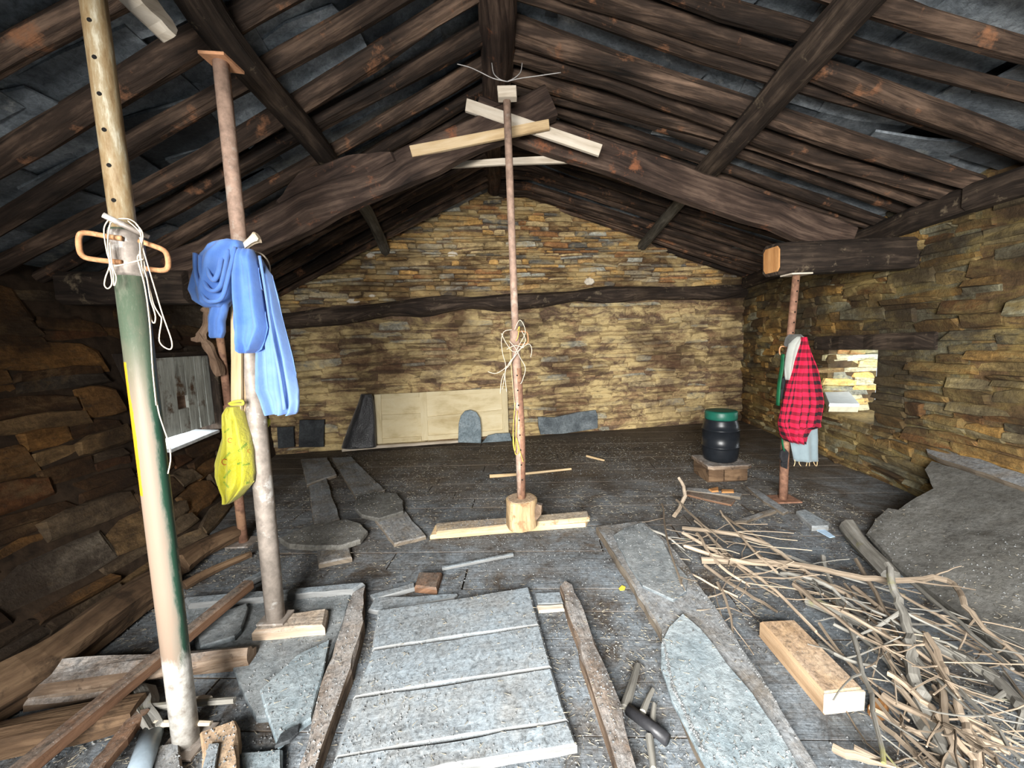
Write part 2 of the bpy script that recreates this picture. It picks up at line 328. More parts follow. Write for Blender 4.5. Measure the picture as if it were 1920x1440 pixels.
def wall_stones(wall, mat, surf, u0, u1, vtop, ch, ln, skip, seed, depth=0.09, wob=0.05, gap=0.004, keep=300, sink=.008):
    """surf(u, v) -> (point, along, up, outward normal); courses of stones laid over it"""
    r = random.Random(seed); items = []
    v = 0.0
    while v < vtop:
        h0 = r.uniform(*ch); u = u0 - r.uniform(0, .2); ph = r.random() * 9
        while u < u1:
            hh = h0 * r.uniform(.75, 1.1); L = r.uniform(*ln) * (1.0 + 0.6 * (r.random() < .15))
            uc = u + L / 2; vc = v + h0 / 2 + wob * mnoise.noise(V((uc * 1.3, v * 0.7, seed)))
            if not skip(uc, vc, L, hh) and u0 <= uc <= u1:
                if h0 > 0.07 and r.random() < .35:      # two thin ones instead of a thick one
                    s1 = r.uniform(.4, .6); items.append((uc, vc - hh/2 + hh*s1/2, L - gap, hh*s1 - gap)); items.append((uc, vc + hh/2 - hh*(1-s1)/2, L*.97 - gap, hh*(1-s1) - gap))
                else: items.append((uc, vc, L - gap, hh - gap))
            u += L
        v += h0
    recs = []
    for uc, vc, L, hh in items:
        P, al, up, nn = surf(uc, vc); dp = depth * r.uniform(.7, 1.3)
        mat4 = Matrix((( al.x, -nn.x, up.x, 0), (al.y, -nn.y, up.y, 0), (al.z, -nn.z, up.z, 0), (0, 0, 0, 1)))
        P = P + nn * (r.uniform(-.012, .012) - sink)
        rot = Matrix.Rotation(r.gauss(0, .035), 4, 'Y')
        X = Matrix.Translation(P) @ mat4 @ rot @ Matrix.Diagonal((L * 1.04, dp, hh * 1.06, 1))
        q = proj(P); a = 0
        if q and -40 < q[0] < 1960 and -40 < q[1] < 1480:
            d = (P - CAM).length; a = L * hh * abs(nn.dot((P - CAM).normalized())) / d ** 2
        recs.append((a, r.randrange(len(STONES)), X))
    recs.sort(key=lambda t: -t[0]); 
    for a, k, X in recs[:keep]:
        if not STME[k].materials: STME[k].materials.append(None)
        o = bpy.data.objects.new('stone', STME[k]); COL.objects.link(o); o.parent = wall; o.matrix_basis = X
        o.material_slots[0].link = 'OBJECT'; o.material_slots[0].material = mat
    b = MB()
    for a, k, X in recs[keep:]:
        if a <= 0: continue
        n0 = len(b.v); src = STONES[k]; b.v.extend(X @ p for p in src.v)
        for f, u in zip(src.f, src.uv): b.face([i + n0 for i in f], u)
    if b.v: b.build('small_stones', mat, wall, kind='stuff')
def struct(b, name, mat, smooth=False):
    return b.build(name, mat, kind='structure', base=V((0, 0, 0)), smooth=smooth)
def quad(b, pts): 
    n = len(b.v); b.v.extend(V(p) for p in pts); b.face(range(n, n + len(pts)), [(p[0] + p[1], p[2]) for p in pts])
M['core'] = plain('earth_mortar', (0.13, 0.088, 0.046), 0.95, 0, 0.7, 24, 1.0, second=(0.30, 0.22, 0.105), secamt=0.5, secscale=6)
M['coredark'] = plain('sooty_mortar', (0.035, 0.022, 0.013), 0.95, 0, 0.6, 14, 0.8)
OCH = [(0.0, (0.48, 0.29, 0.115)), (0.16, (0.20, 0.12, 0.055)), (0.30, (0.44, 0.37, 0.25)), (0.44, (0.66, 0.385, 0.13)), (0.58, (0.19, 0.175, 0.145)), (0.70, (0.62, 0.455, 0.23)), (0.82, (0.38, 0.185, 0.075)), (0.92, (0.52, 0.51, 0.43))]
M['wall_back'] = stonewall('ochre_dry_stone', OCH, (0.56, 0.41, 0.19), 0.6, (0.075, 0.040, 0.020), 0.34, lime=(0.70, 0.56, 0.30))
LOW = [(0.0, (0.30, 0.19, 0.10)), (0.18, (0.20, 0.125, 0.07)), (0.36, (0.34, 0.26, 0.15)), (0.52, (0.26, 0.155, 0.085)), (0.66, (0.30, 0.28, 0.22)), (0.80, (0.40, 0.28, 0.14)), (0.92, (0.17, 0.11, 0.07))]
M['wall_low'] = stonewall('smeared_earth_stone', LOW, (0.68, 0.52, 0.25), 0.75, (0.085, 0.043, 0.025), 0.38, lime=(0.72, 0.58, 0.31))
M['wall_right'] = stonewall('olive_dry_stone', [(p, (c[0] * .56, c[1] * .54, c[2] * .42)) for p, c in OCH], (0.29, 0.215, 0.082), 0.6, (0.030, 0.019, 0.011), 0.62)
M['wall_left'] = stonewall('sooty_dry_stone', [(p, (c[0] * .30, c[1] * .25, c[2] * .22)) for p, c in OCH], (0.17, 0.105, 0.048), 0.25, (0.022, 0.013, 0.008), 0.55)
M['coreback'] = stonewall('back_mortar', LOW, (0.42, 0.31, 0.14), 0.7, (0.05, 0.028, 0.015), 0.45)
M['coreright'] = stonewall('right_mortar', [(p, (c[0] * .6, c[1] * .6, c[2] * .5)) for p, c in LOW], (0.26, 0.19, 0.06), 0.6, (0.028, 0.018, 0.01), 0.5)
# ---- back wall
def gable(u):
    p = WA + WDIR * u; return zroof(p.x - ridge_x(4.9)) - 0.02
LB = (WB - WA).length
b = MB()
up_ = [WA + WDIR * u + V((0, 0, gable(u) + .1)) for u in (0, LB * .236, LB * .443, LB * .70, LB)]
bk = -WN * 0.5
front = [WA, WB] + up_[::-1]
quad(b, [p for p in front]); quad(b, [p + bk for p in front][::-1])
for i in range(len(front)):
    j = (i + 1) % len(front); quad(b, [front[j], front[i], front[i] + bk, front[j] + bk])
wall_back = struct(b, 'wall_back', M['coreback'])
# log built into the back wall
def on_back(px, py, off=0.0): return PP(px, py, WA + WN * off, WN)
BLOG = [on_back(x, y, .03) for x, y in ((440, 616), (520, 603), (640, 592), (760, 578), (860, 570), (960, 566), (1080, 556), (1200, 550), (1330, 549), (1405, 545))]
def blog_z(u):
    x = WA.x + WDIR.x * u
    for a, c in zip(BLOG, BLOG[1:]):
        if a.x <= x <= c.x: return a.z + (c.z - a.z) * (x - a.x) / (c.x - a.x)
    return -9
def bsurf(u, v): return WA + WDIR * u + V((0, 0, v)), WDIR, V((0, 0, 1)), WN
def skipb(u, v, L, h): return v > gable(u) - 0.01 or abs(v - blog_z(u)) < 0.092 + h * .3 or u < -.05
def skipb_hi(u, v, L, h): return skipb(u, v, L, h) or v < blog_z(u)
def skipb_lo(u, v, L, h): return skipb(u, v, L, h) or v > blog_z(u)
wall_stones(wall_back, M['wall_back'], bsurf, 0, LB, 3.0, (.028, .07), (.08, .36), skipb_hi, 11, keep=150, depth=.07, wob=.05, sink=.004)
wall_stones(wall_back, M['wall_low'], bsurf, 0, LB, 2.0, (.045, .12), (.14, .5), skipb_lo, 12, keep=150, depth=.05, wob=.10, gap=-.004, sink=.012)
b = MB(); b.tube(spline(BLOG, 4), [0.108 - .0004 * i + 0.010 * math.sin(i) for i in range(37)], 12, 0.22, rng, squash=.9)
b.build('wall_log', M['beam'], None, 'long dark crooked log built into the back stone wall', 'beam')
M['quartz'] = plain('white_quartz', (0.70, 0.62, 0.50), .7, 0, .25, 30, .6)
for cx_, cy_, w_, h_ in ((848, 476, 11, 6), (1106, 527, 10, 7), (662, 564, 14, 5), (697, 554, 7, 3), (694, 478, 9, 5)):
    b = MB(); b.slab([on_back(cx_ + w_ * a, cy_ + h_ * c, .045) for a, c in ((-1, .1), (-.6, -.8), (.1, -1), (.8, -.6), (1, .3), (.4, .9), (-.5, 1))], .05, .006, n=WN, step=.05, rng=rng, bev=.012); b.build('stone', M['quartz'], wall_back, 'small white quartz stone')
# ---- right wall with its window niche
NY0, NY1, NZ0, NZ1 = 3.22, 3.80, 0.43, 1.03
def rpt(y, z, off=0.0): return V((xr(y) + off, y, z))
b = MB(); T = 0.46
ys = [-0.6, 1.0, 2.5, NY0, NY1, 4.6, 5.6]
def rtop(y): return zroof(xr(y)) + 0.08
for y0, y1 in zip(ys, ys[1:]):
    for of in (0, T):
        if y0 == NY0:
            quad(b, [rpt(y0, -.1, of), rpt(y1, -.1, of), rpt(y1, NZ0, of), rpt(y0, NZ0, of)]); quad(b, [rpt(y0, NZ1, of), rpt(y1, NZ1, of), rpt(y1, rtop(y1), of), rpt(y0, rtop(y0), of)])
        else: quad(b, [rpt(y0, -.1, of), rpt(y1, -.1, of), rpt(y1, rtop(y1), of), rpt(y0, rtop(y0), of)])
    quad(b, [rpt(y0, rtop(y0), 0), rpt(y1, rtop(y1), 0), rpt(y1, rtop(y1), T), rpt(y0, rtop(y0), T)])
quad(b, [rpt(NY0, NZ0), rpt(NY1, NZ0), rpt(NY1, NZ0, T), rpt(NY0, NZ0, T)]); quad(b, [rpt(NY0, NZ1), rpt(NY1, NZ1), rpt(NY1, NZ1, T), rpt(NY0, NZ1, T)])
quad(b, [rpt(NY0, NZ0), rpt(NY0, NZ1), rpt(NY0, NZ1, T), rpt(NY0, NZ0, T)]); quad(b, [rpt(NY1, NZ0), rpt(NY1, NZ1), rpt(NY1, NZ1, T), rpt(NY1, NZ0, T)])
wall_right = struct(b, 'wall_right', M['coreright'])
RD = (WB - V((xr(2.5), 2.5, 0))).normalized()
def rsurf(u, v):
    y = u; d = V((0.106 if y > 2.5 else 0.0, 1, 0)).normalized(); return rpt(y, v), -d, V((0, 0, 1)), V((-d.y, d.x, 0))
LZ0, LZ1, LY0, LY1 = 1.035, 1.16, 2.72, 3.95
def skipr(y, v, L, h):
    if v > rtop(y) - .06 or y > 5.5: return True
    if NY0 - L * .35 < y < NY1 + L * .35 and NZ0 - h * .3 < v < NZ1 + h * .3: return True
    return LY0 - L * .2 < y < LY1 + L * .2 and LZ0 - h * .3 < v < LZ1 + h * .3
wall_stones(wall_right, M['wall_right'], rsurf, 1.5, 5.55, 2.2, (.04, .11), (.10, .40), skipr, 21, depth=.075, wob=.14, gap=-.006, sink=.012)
def nsurf(u, v): return V((xr(NY1) + u, NY1, NZ0 + v)), V((1, 0, 0)), V((0, 0, 1)), V((0, -1, 0))
M['reveal'] = stonewall('pale_reveal_stone', [(p, (c[0] * 1.15, c[1] * 1.2, c[2] * 1.1)) for p, c in OCH], (0.42, 0.38, 0.17), 0.5, (0.10, 0.09, 0.04), 0.0)
wall_stones(wall_right, M['reveal'], nsurf, 0, T, .60, (.035, .07), (.10, .3), lambda u, v, L, h: v > .59, 23, depth=.04, wob=.01, gap=-.012, sink=.006)
b = MB(); b.board((xr(LY0) + .07, LY0, (LZ0 + LZ1) / 2 + .01), (xr(LY1) + .05, LY1, (LZ0 + LZ1) / 2 - .02), .20, LZ1 - LZ0, nseg=10, jit=.012, rng=rng)
b.build('window_lintel', M['beam'], None, 'dark wooden lintel over the bright niche in the right wall', 'beam')
# ---- left wall, leaning back as it rises, with the shutter niche
SY0, SY1, SZ0, SZ1 = 2.78, 3.40, 0.52, 1.14
def lpt(y, z): return V((xl(y, z), y, z))
def ltop(y): return zroof(xl(y, 1.75)) + 0.06
b = MB(); zz = [-.05, .08, .22, .38, SZ0, .68, .84, 1.0, SZ1, 1.4, 1.85]; yy = [-.6, .4, 1.0, 1.5, 2.0, 2.4, SY0, 2.98, 3.2, SY1, 3.8, 4.2, 4.7]
for y0, y1 in zip(yy, yy[1:]):
    for z0, z1 in zip(zz, zz[1:]):
        if y0 >= SY0 and y1 <= SY1 and z0 >= SZ0 and z1 <= SZ1: continue
        quad(b, [lpt(y0, z0), lpt(y1, z0), lpt(y1, z1), lpt(y0, z1)])
wall_left = struct(b, 'wall_left', M['coredark'])
# splayed niche: jambs, head and sloping sill
XO = -2.86
def nich(y, z, k):
    p = lpt(y, z); return V((p.x + (XO - p.x) * k, y, z))
b = MB()
for yy_ in (SY0, SY1): quad(b, [nich(yy_, SZ0, 0), nich(yy_, SZ1, 0), nich(yy_, SZ1, 1), nich(yy_, SZ0, 1)])
quad(b, [nich(SY0, SZ1, 0), nich(SY1, SZ1, 0), nich(SY1, SZ1, 1), nich(SY0, SZ1, 1)])
b.build('niche_lining', M['coredark'], wall_left, base=V((-2.6, 3.1, .5)))
M['sill'] = plain('whitewashed_sill', (0.72, 0.75, 0.76), 0.8, 0, 0.25, 12, 0.3, second=(0.42, 0.42, 0.40), secamt=0.1)
b = MB(); b.slab([lpt(SY0 - .02, SZ0) + V((.05, 0, .015)), lpt(SY1 + .02, SZ0) + V((.05, 0, .015)), V((XO, SY1 + .02, SZ0 + .05)), V((XO, SY0 - .02, SZ0 + .05))], .022, .003, rng=rng)
b.build('window_sill', M['sill'], wall_left)
def lsurf(u, v):
    P = lpt(u, v); e = .02; al = -(lpt(u + e, v) - lpt(u - e, v)).normalized(); upv = (lpt(u, v + e) - lpt(u, max(0, v - e))).normalized()
    nn = al.cross(upv).normalized()
    if nn.x < 0: nn = -nn
    upv = nn.cross(al); upv = upv if upv.z > 0 else -upv
    return P, al, upv, nn
def skipl(y, v, L, h):
    return v > ltop(y) - .05 or (SY0 - L * .35 < y < SY1 + L * .35 and SZ0 - h * .3 < v < SZ1 + h * .3)
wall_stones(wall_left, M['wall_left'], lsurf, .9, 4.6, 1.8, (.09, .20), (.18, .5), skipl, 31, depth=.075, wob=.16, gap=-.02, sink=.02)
# the shutter itself
w1 = empty('window_1', (-2.62, 3.09, SZ0 + .04), 'small square wooden shutter with a square hole in the left wall', 'window'); w1['kind'] = 'structure'
M['shutter'] = wood('weathered_shutter', (0.16, 0.16, 0.14), (0.38, 0.39, 0.35), (0.58, 0.60, 0.56), 14, 0.6, var=0.3, patch=(0.10, 0.06, 0.035), patchamt=0.22, patchscale=6)
SX = -2.47
SNV = V((1, .10, 0)).normalized()
def shut(y, z): return V((-2.47 - .10 * (y - 2.78), y, z))
hy0, hy1, hz0, hz1 = 2.98, 3.09, .78, .88
segs = [(SY0 - .03, hy0, SZ0 + .08, SZ1 + .03), (hy1, 3.20, SZ0 + .08, SZ1 + .03), (3.206, 3.30, SZ0 + .08, SZ1 + .03), (3.306, 3.385, SZ0 + .08, SZ1 + .03), (hy0, hy1, hz1, SZ1 + .03), (hy0, hy1, SZ0 + .08, hz0)]
for y0, y1, z0, z1 in segs:
    b = MB(); b.board(shut((y0 + y1) / 2, z0), shut((y0 + y1) / 2, z1), y1 - y0, .022, up=SNV, nseg=3, jit=.002, rng=rng); b.build('shutter_board', M['shutter'], w1)
# ---- unseen front gable, added behind the viewer so its doorway narrows the light
b = MB(); yf = -.55
for x0, x1, z0, z1 in ((-3.3, -1.0, -.1, 1.5), (-3.3, -1.0, 1.5, 2.3), (1.05, 3.5, -.1, 2.3), (-1.0, 1.05, 2.15, 2.3)):
    quad(b, [(x0, yf, z0), (x1, yf, z0), (x1, yf, z1), (x0, yf, z1)])
quad(b, [(-3.3, yf, 2.3), (3.5, yf, 2.3), (3.5, yf, 2.0), (0, yf, ZA + .1), (-3.3, yf, 1.6)])
wall_front_unseen = struct(b, 'wall_front_unseen', M['core'])
for y_, z0, z1 in ((SY0 - .045, SZ0 + .03, SZ1 + .07), (SY1 + .0, SZ0 + .03, SZ1 + .07)):
    b = MB(); b.board(V((-2.64, y_, z0)), V((-2.64, y_, z1)), .025, .36, up=(1, 0, 0), nseg=3, jit=.002, rng=rng); b.build('frame_board', M['beam'], w1)
b = MB(); b.board(V((-2.65, SY0 - .05, SZ1 + .05)), V((-2.65, SY1 + .02, SZ1 + .05)), .36, .03, nseg=3, jit=.003, rng=rng); b.build('frame_board', M['beam'], w1)
b = MB(); b.board(shut(hy0 - .04, (hz0 + hz1) / 2) - SNV * .035, shut(hy1 + .04, (hz0 + hz1) / 2) - SNV * .035, .22, .012, up=SNV, nseg=2, rng=rng); b.build('hole_backing', M['brown'], w1)  # board added behind the hole to hide the bright sky
# ---- floor of planks
b = MB(); quad(b, [(-3.2, -1.2, -.06), (3.6, -1.2, -.06), (3.6, 5.8, -.06), (-3.2, 5.8, -.06)])
M['subfloor'] = plain('dark_dirt', (0.016, 0.013, 0.011), 0.95, n=0.5)
floor = struct(b, 'floor', M['subfloor'])
ang = math.radians(-3.0); ax_ = V((math.cos(ang), math.sin(ang), 0)); ay_ = V((-math.sin(ang), math.cos(ang), 0))
y = -0.9
while y < 5.9:
    wd = rng.uniform(.15, .21); x = -3.2 + rng.uniform(-.4, 0)
    while x < 3.4:
        L = rng.uniform(1.3, 3.2); x1 = min(x + L, 3.5); b = MB()
        c0 = ax_ * (x + .004) + ay_ * (y + wd / 2); c1 = ax_ * (x1 - .004) + ay_ * (y + wd / 2); zc = -.014 + rng.uniform(-.002, .003)
        b.board(c0 + V((0, 0, zc)), c1 + V((0, 0, zc)), wd - .0025, .025, nseg=8, jit=.0015, rng=rng, bev=.002)
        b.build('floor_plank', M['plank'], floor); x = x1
    y += wd
# ---- roof: black backing sheet added to block light, slates, rafters
b = MB()
for s_ in (-1, 1):
    xe = 3.5 if s_ > 0 else -3.2
    for off in (.055, .085):
        quad(b, [(0, -.9, zroof(0) + off), (xe, -.9, zroof(xe) + off), (xe, 6.0, zroof(xe) + off), (0, 6.0, zroof(0) + off)])
M['roof_backing'] = plain('roof_dark', (0.012, 0.012, 0.013), 0.9)
ceiling = struct(b, 'ceiling', M['roof_backing'])
rr = random.Random(5); SLM = []
for i in range(12):
    b = MB(); r2 = random.Random(900 + i); pts = []
    for x0, y0 in ((-.5, -.5), (0, -.53), (.5, -.5), (.52, 0), (.5, .5), (0, .5), (-.5, .5), (-.52, 0)): pts.append(V((x0 * r2.uniform(.86, 1.05), y0 * r2.uniform(.82, 1.04), 0)))
    b.slab(pts, .014, .012, step=.25, rng=r2, bev=.003); me = b.mesh('roof_slate', V(), False); me.materials.append(M['roofslate']); SLM.append(me)
for s_ in (-1, 1):
    xe = 3.3 if s_ > 0 else -2.95; sl = math.atan(-.345) if s_ > 0 else math.atan(.475)
    nx = 9 if s_ > 0 else 8
    for i in range(nx):
        for j in range(14):
            xx = xe * (i + .5 + rr.uniform(-.12, .12)) / nx; yy_ = .75 + j * .36 + rr.uniform(-.05, .05)
            o = bpy.data.objects.new('roof_slate', rr.choice(SLM)); COL.objects.link(o); o.parent = ceiling
            o.location = (xx, yy_, zroof(xx) + .022 + rr.uniform(-.016, .016))
            o.rotation_euler = (rr.gauss(0, .045), -sl + rr.gauss(0, .05) - s_ * .03, rr.gauss(0, .14)); o.scale = (.50, .45, 1)
def rafter(s_, y):
    n = 9; r0 = rr.uniform(.038, .056) if y > 2.85 else rr.uniform(.046, .068); xe = xr(y) + .15 if s_ > 0 else -2.9
    pts = []; rad = []; sw = rr.uniform(-.06, .06); bow = rr.uniform(-.05, .05); q = rr.random() * 9
    for k in range(n + 1):
        f = k / n; x = ridge_x(y) + s_ * .02 + (xe - s_ * .02 - ridge_x(y)) * f
        pts.append(V((x, y + sw * f + bow * math.sin(math.pi * f) + .018 * math.sin(q + 7 * f), zroof(x) - .042 - r0 * .3 + .01 * math.sin(q * 2 + 5 * f))))
        rad.append(r0 * (1.0 - .25 * f + .08 * math.sin(q + 9 * f)))
    b = MB(); b.tube(pts, rad, 8, .16, rr, squash=rr.uniform(.75, 1.0)); b.build('rafter', M['rafter'], ceiling)
for s_ in (-1, 1):
    y = 1.0 if s_ < 0 else 1.08
    while y < 5.35:
        if s_ < 0 and y > 4.72: break
        rafter(s_, y); y += rr.uniform(.12, .19) if y > 2.85 else (rr.uniform(.20, .28) if s_ < 0 else rr.uniform(.14, .22))
# wall plates under the eaves
b = MB()
for ya, yb in ((.6, 2.5), (2.5, 5.34)): b.board((xr(ya) - .04, ya, zroof(xr(ya)) - .125), (xr(yb) - .04, yb, zroof(xr(yb)) - .125), .15, .15, nseg=8, jit=.012, rng=rng)
b.build('wall_plate', M['beam'], None, 'dark timber plate along the top of the right wall', 'beam')
# ---- ridge, purlins
b = MB(); b.tube([V((ridge_x(y) + .015 * math.sin(y * 3), y, ZA - .125 - (0.02 if 2 < y < 3.5 else 0))) for y in (.5, 1.2, 1.8, 2.3, 2.7, 3.2, 3.8, 4.4, 4.83)], [.105, .10, .098, .095, .092, .09, .085, .08, .08], 12, .16, rng)
b.build('ridge_beam', M['truss'], None, 'thick dark ridge beam running along the roof apex', 'beam')
def roofpt(px, py, off):
    lo, hi = .3, 9.0; d = ray(px, py)
    for _ in range(50):
        m = (lo + hi) / 2; p = CAM + d * (m / d.y)
        if p.z < zroof(p.x) - off: lo = m
        else: hi = m
    return CAM + d * (lo / d.y)
PL = [roofpt(x, y, .14) for x, y in ((330, -80), (385, 15), (470, 130), (560, 235), (612, 298))] 
b = MB(); b.tube(spline(PL, 3), [.072] * 13, 10, .14, rng, squash=.9); b.build('purlin', M['beam'], None, 'dark split purlin log on the left slope in front of the truss', 'beam')
PL2 = [PL[-1] + V((-.02, .12, 0)), roofpt(690, 400, .15), on_back(722, 470, .02)]
b = MB(); b.tube(spline(PL2, 4), [.055] * 9, 8, .14, rng); b.build('purlin', M['greybeam'], None, 'short grey purlin between the truss and the back wall, left slope', 'beam')
PR = [roofpt(x, y, .14) for x, y in ((1660, -60), (1600, 10), (1500, 125), (1400, 240), (1318, 330))]
b = MB(); b.tube(spline(PR, 3), [.085] * 13, 10, .12, rng, squash=.8); b.build('purlin', M['beam'], None, 'heavy square-edged dark purlin on the right slope in front of the truss', 'beam')
PR2 = [PR[-1] + V((.0, .05, -.0)), roofpt(1260, 395, .13), on_back(1203, 462, .02)]
b = MB(); b.tube(spline(PR2, 4), [.052] * 9, 8, .14, rng); b.build('purlin', M['greybeam'], None, 'short grey purlin between the truss and the back wall, right slope', 'beam')
# ================================================================== truss and posts
rng = random.Random(77)
def beam(pts, w, t, name, mat, parent=None, label=None, cat=None, jit=.008, seed=1, up=(0, -1, 0)):
    b = MB(); b.board(pts[0], pts[1], w, t, up=up, nseg=12, jit=jit, rng=random.Random(seed), bev=min(w, t) * .2); return b.build(name, mat, parent, label, cat)
TC = (PY(960, 240, 2.78))
truss = empty('roof_truss', PY(960, 470, 2.8), 'dark timber truss of two crossed rafters under the ridge', 'roof truss')
aR, cR = PY(893, 213, 2.80), PY(1590, 452, 2.97)
b = MB(); b.board(aR, cR, .185, .10, up=(0, -1, 0), nseg=14, jit=.009, rng=rng, w1=.205); b.build('rafter_beam', M['truss'], truss)
aL, cL = PY(1030, 195, 2.70), PY(300, 525, 2.50)
pts = [PY(x, y, 2.70 - .2 * k) for k, (x, y) in enumerate([(1030, 195)])]
b = MB(); b.board(aL, cL, .175, .10, up=(0, -1, 0), nseg=16, jit=.012, rng=rng, w1=.225); b.build('rafter_beam', M['truss'], truss)
o_ = [PY(x, y, 2.56) for x, y in ((515, 378), (560, 318), (655, 288), (735, 283), (742, 300), (640, 352), (540, 400))]
b = MB(); b.slab(o_, .10, .006, n=(0, -1, 0), rng=rng); b.build('packing_block', M['truss'], truss)
# tie beam stubs
b = MB(); p0 = PY(1447, 488, 2.88); p1 = V((xr(2.95) + .02, 2.98, p0.z + .03))
b.board(p0, p1, .17, .215, nseg=8, jit=.006, rng=rng, bev=.03); tb = b.build('tie_beam_stub', M['beam'], None, 'short thick beam jutting from the right wall with an orange cut end', 'beam')
dr = (p0 - p1).normalized(); sd = V((0, 0, 1)).cross(dr).normalized(); uu = dr.cross(sd)
b = MB(); b.slab([p0 + dr * .006 + sd * x + uu * y for x, y in ((-.075, -.06), (-.055, -.085), (.055, -.085), (.075, -.06), (.075, .06), (.055, .085), (-.055, .085), (-.075, .06))], .008, .002, n=dr, step=.2, rng=rng, bev=.002); b.build('cut_end', M['endgrain'], tb, 'orange sawn end face')
b = MB(); p0 = PY(365, 540, 2.50); b.board(p0, V((-2.66, 2.52, p0.z + .02)), .16, .19, nseg=6, jit=.01, rng=rng, bev=.03); b.build('tie_beam_stub', M['beam'], None, 'short dark beam jutting from the left wall behind the blue jacket', 'beam')
# pale boards nailed to the truss
def flat(name, quad_, y, t, mat, label, cat='board', group=None):
    b = MB(); b.slab([PY(px, py, y) for px, py in quad_], t, .001, n=(0, -1, 0), step=.3, rng=rng, bev=.002); return b.build(name, mat, None, label, cat, group)
flat('nailed_board', [(875, 184), (1130, 271), (1123, 292), (872, 207)], 2.615, .022, M['pale2'], 'whitish board nailed slanting down to the right across the truss apex')
flat('nailed_board', [(767, 273), (1029, 223), (1031, 241), (773, 294)], 2.575, .022, M['pale'], 'yellowish board nailed slanting up to the right below the truss apex')
flat('nailed_board', [(835, 304), (940, 296), (1050, 291), (1092, 304), (940, 309), (833, 315)], 2.87, .02, M['pale2'], 'pale level board nailed behind the truss as a collar tie')
# nails heads on the boards
# ---- steel props
def ring_pts(c, a, bv, r, n=16): return [c + a * (math.cos(2*math.pi*k/n) * r) + bv * (math.sin(2*math.pi*k/n) * r) for k in range(n)]
def prop_tubes(root, A, B, C, r0, r1, m0, m1, holes=0, hr=.007, hole_side=V((0, -1, 0)), collar=None, k0=.1, k1=.9):
    """A foot, B joint, C head"""
    b = MB(); b.tube([A, A + (B - A) * .33, A + (B - A) * .66, B], r0, 20, 0, rng); b.build('outer_tube', m0, root, smooth=True)
    b = MB(); b.tube([B - (C - B) * .03, B + (C - B) * .33, B + (C - B) * .66, C], r1, 18, 0, rng); t_ = b.build('inner_tube', m1, root, smooth=True)
    ax = (C - B).normalized(); hs = (hole_side - ax * hole_side.dot(ax)).normalized(); sd = ax.cross(hs)
    for k in range(holes):
        p = B + (C - B) * (k0 + (k1 - k0) * k / max(1, holes - 1)) + hs * (r1 - .0005); b = MB(); n = 10
        R0 = ring_pts(p + hs * .0012, sd, ax, hr, n); R1 = ring_pts(p - hs * .004, sd, ax, hr, n); b.rings([R1, R0], [(0, [0] * (n + 1)), (1, [0] * (n + 1))]); b.build('pin_hole', M['hole'], t_)
    if collar:
        p, L, r, m = collar; d = (B - A).normalized(); b = MB(); b.tube([p - d * L / 2, p - d * L * .42, p + d * L * .42, p + d * L / 2], [r * .96, r, r, r * .96], 20, 0, rng); b.build('collar', m, root, smooth=True)
def handle(root, pts, r, m, name='handle'):
    b = MB(); b.tube(spline(pts, 4), r, 10, 0, rng); return b.build(name, m, root, smooth=True)
# painted tube of the near prop
def paint_mat():
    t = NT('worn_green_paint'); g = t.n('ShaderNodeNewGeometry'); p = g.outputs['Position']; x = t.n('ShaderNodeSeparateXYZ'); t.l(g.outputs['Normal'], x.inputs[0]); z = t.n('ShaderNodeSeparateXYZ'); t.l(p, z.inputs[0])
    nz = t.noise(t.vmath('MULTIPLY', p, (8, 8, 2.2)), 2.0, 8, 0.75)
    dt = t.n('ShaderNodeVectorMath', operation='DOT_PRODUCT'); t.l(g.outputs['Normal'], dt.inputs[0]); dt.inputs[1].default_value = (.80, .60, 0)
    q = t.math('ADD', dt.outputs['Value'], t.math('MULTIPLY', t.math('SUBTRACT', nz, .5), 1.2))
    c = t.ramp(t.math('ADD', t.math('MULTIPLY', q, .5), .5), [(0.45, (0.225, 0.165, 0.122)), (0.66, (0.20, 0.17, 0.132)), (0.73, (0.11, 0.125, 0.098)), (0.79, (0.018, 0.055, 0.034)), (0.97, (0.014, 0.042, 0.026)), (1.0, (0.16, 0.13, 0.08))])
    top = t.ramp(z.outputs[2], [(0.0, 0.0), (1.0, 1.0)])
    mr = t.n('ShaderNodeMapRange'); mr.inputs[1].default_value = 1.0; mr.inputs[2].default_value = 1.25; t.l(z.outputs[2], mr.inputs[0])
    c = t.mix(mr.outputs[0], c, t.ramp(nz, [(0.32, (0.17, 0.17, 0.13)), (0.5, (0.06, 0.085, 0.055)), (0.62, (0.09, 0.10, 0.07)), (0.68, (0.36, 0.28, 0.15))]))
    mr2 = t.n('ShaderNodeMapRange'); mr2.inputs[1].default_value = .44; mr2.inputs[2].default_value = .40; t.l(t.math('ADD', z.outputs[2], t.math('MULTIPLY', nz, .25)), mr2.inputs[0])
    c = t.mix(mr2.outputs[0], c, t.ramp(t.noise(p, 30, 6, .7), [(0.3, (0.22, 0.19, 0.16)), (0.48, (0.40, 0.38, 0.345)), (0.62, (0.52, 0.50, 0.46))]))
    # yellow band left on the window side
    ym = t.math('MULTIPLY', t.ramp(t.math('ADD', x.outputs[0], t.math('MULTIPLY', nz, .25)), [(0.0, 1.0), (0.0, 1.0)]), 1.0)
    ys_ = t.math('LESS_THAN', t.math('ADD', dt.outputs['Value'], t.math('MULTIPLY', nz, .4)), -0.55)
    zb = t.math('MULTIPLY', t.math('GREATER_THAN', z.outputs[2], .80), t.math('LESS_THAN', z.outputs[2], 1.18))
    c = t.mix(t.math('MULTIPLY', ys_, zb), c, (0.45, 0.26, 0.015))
    t.bump(nz, .3, .004); return t.done(c, 0.5)
M['greenpaint'] = paint_mat()
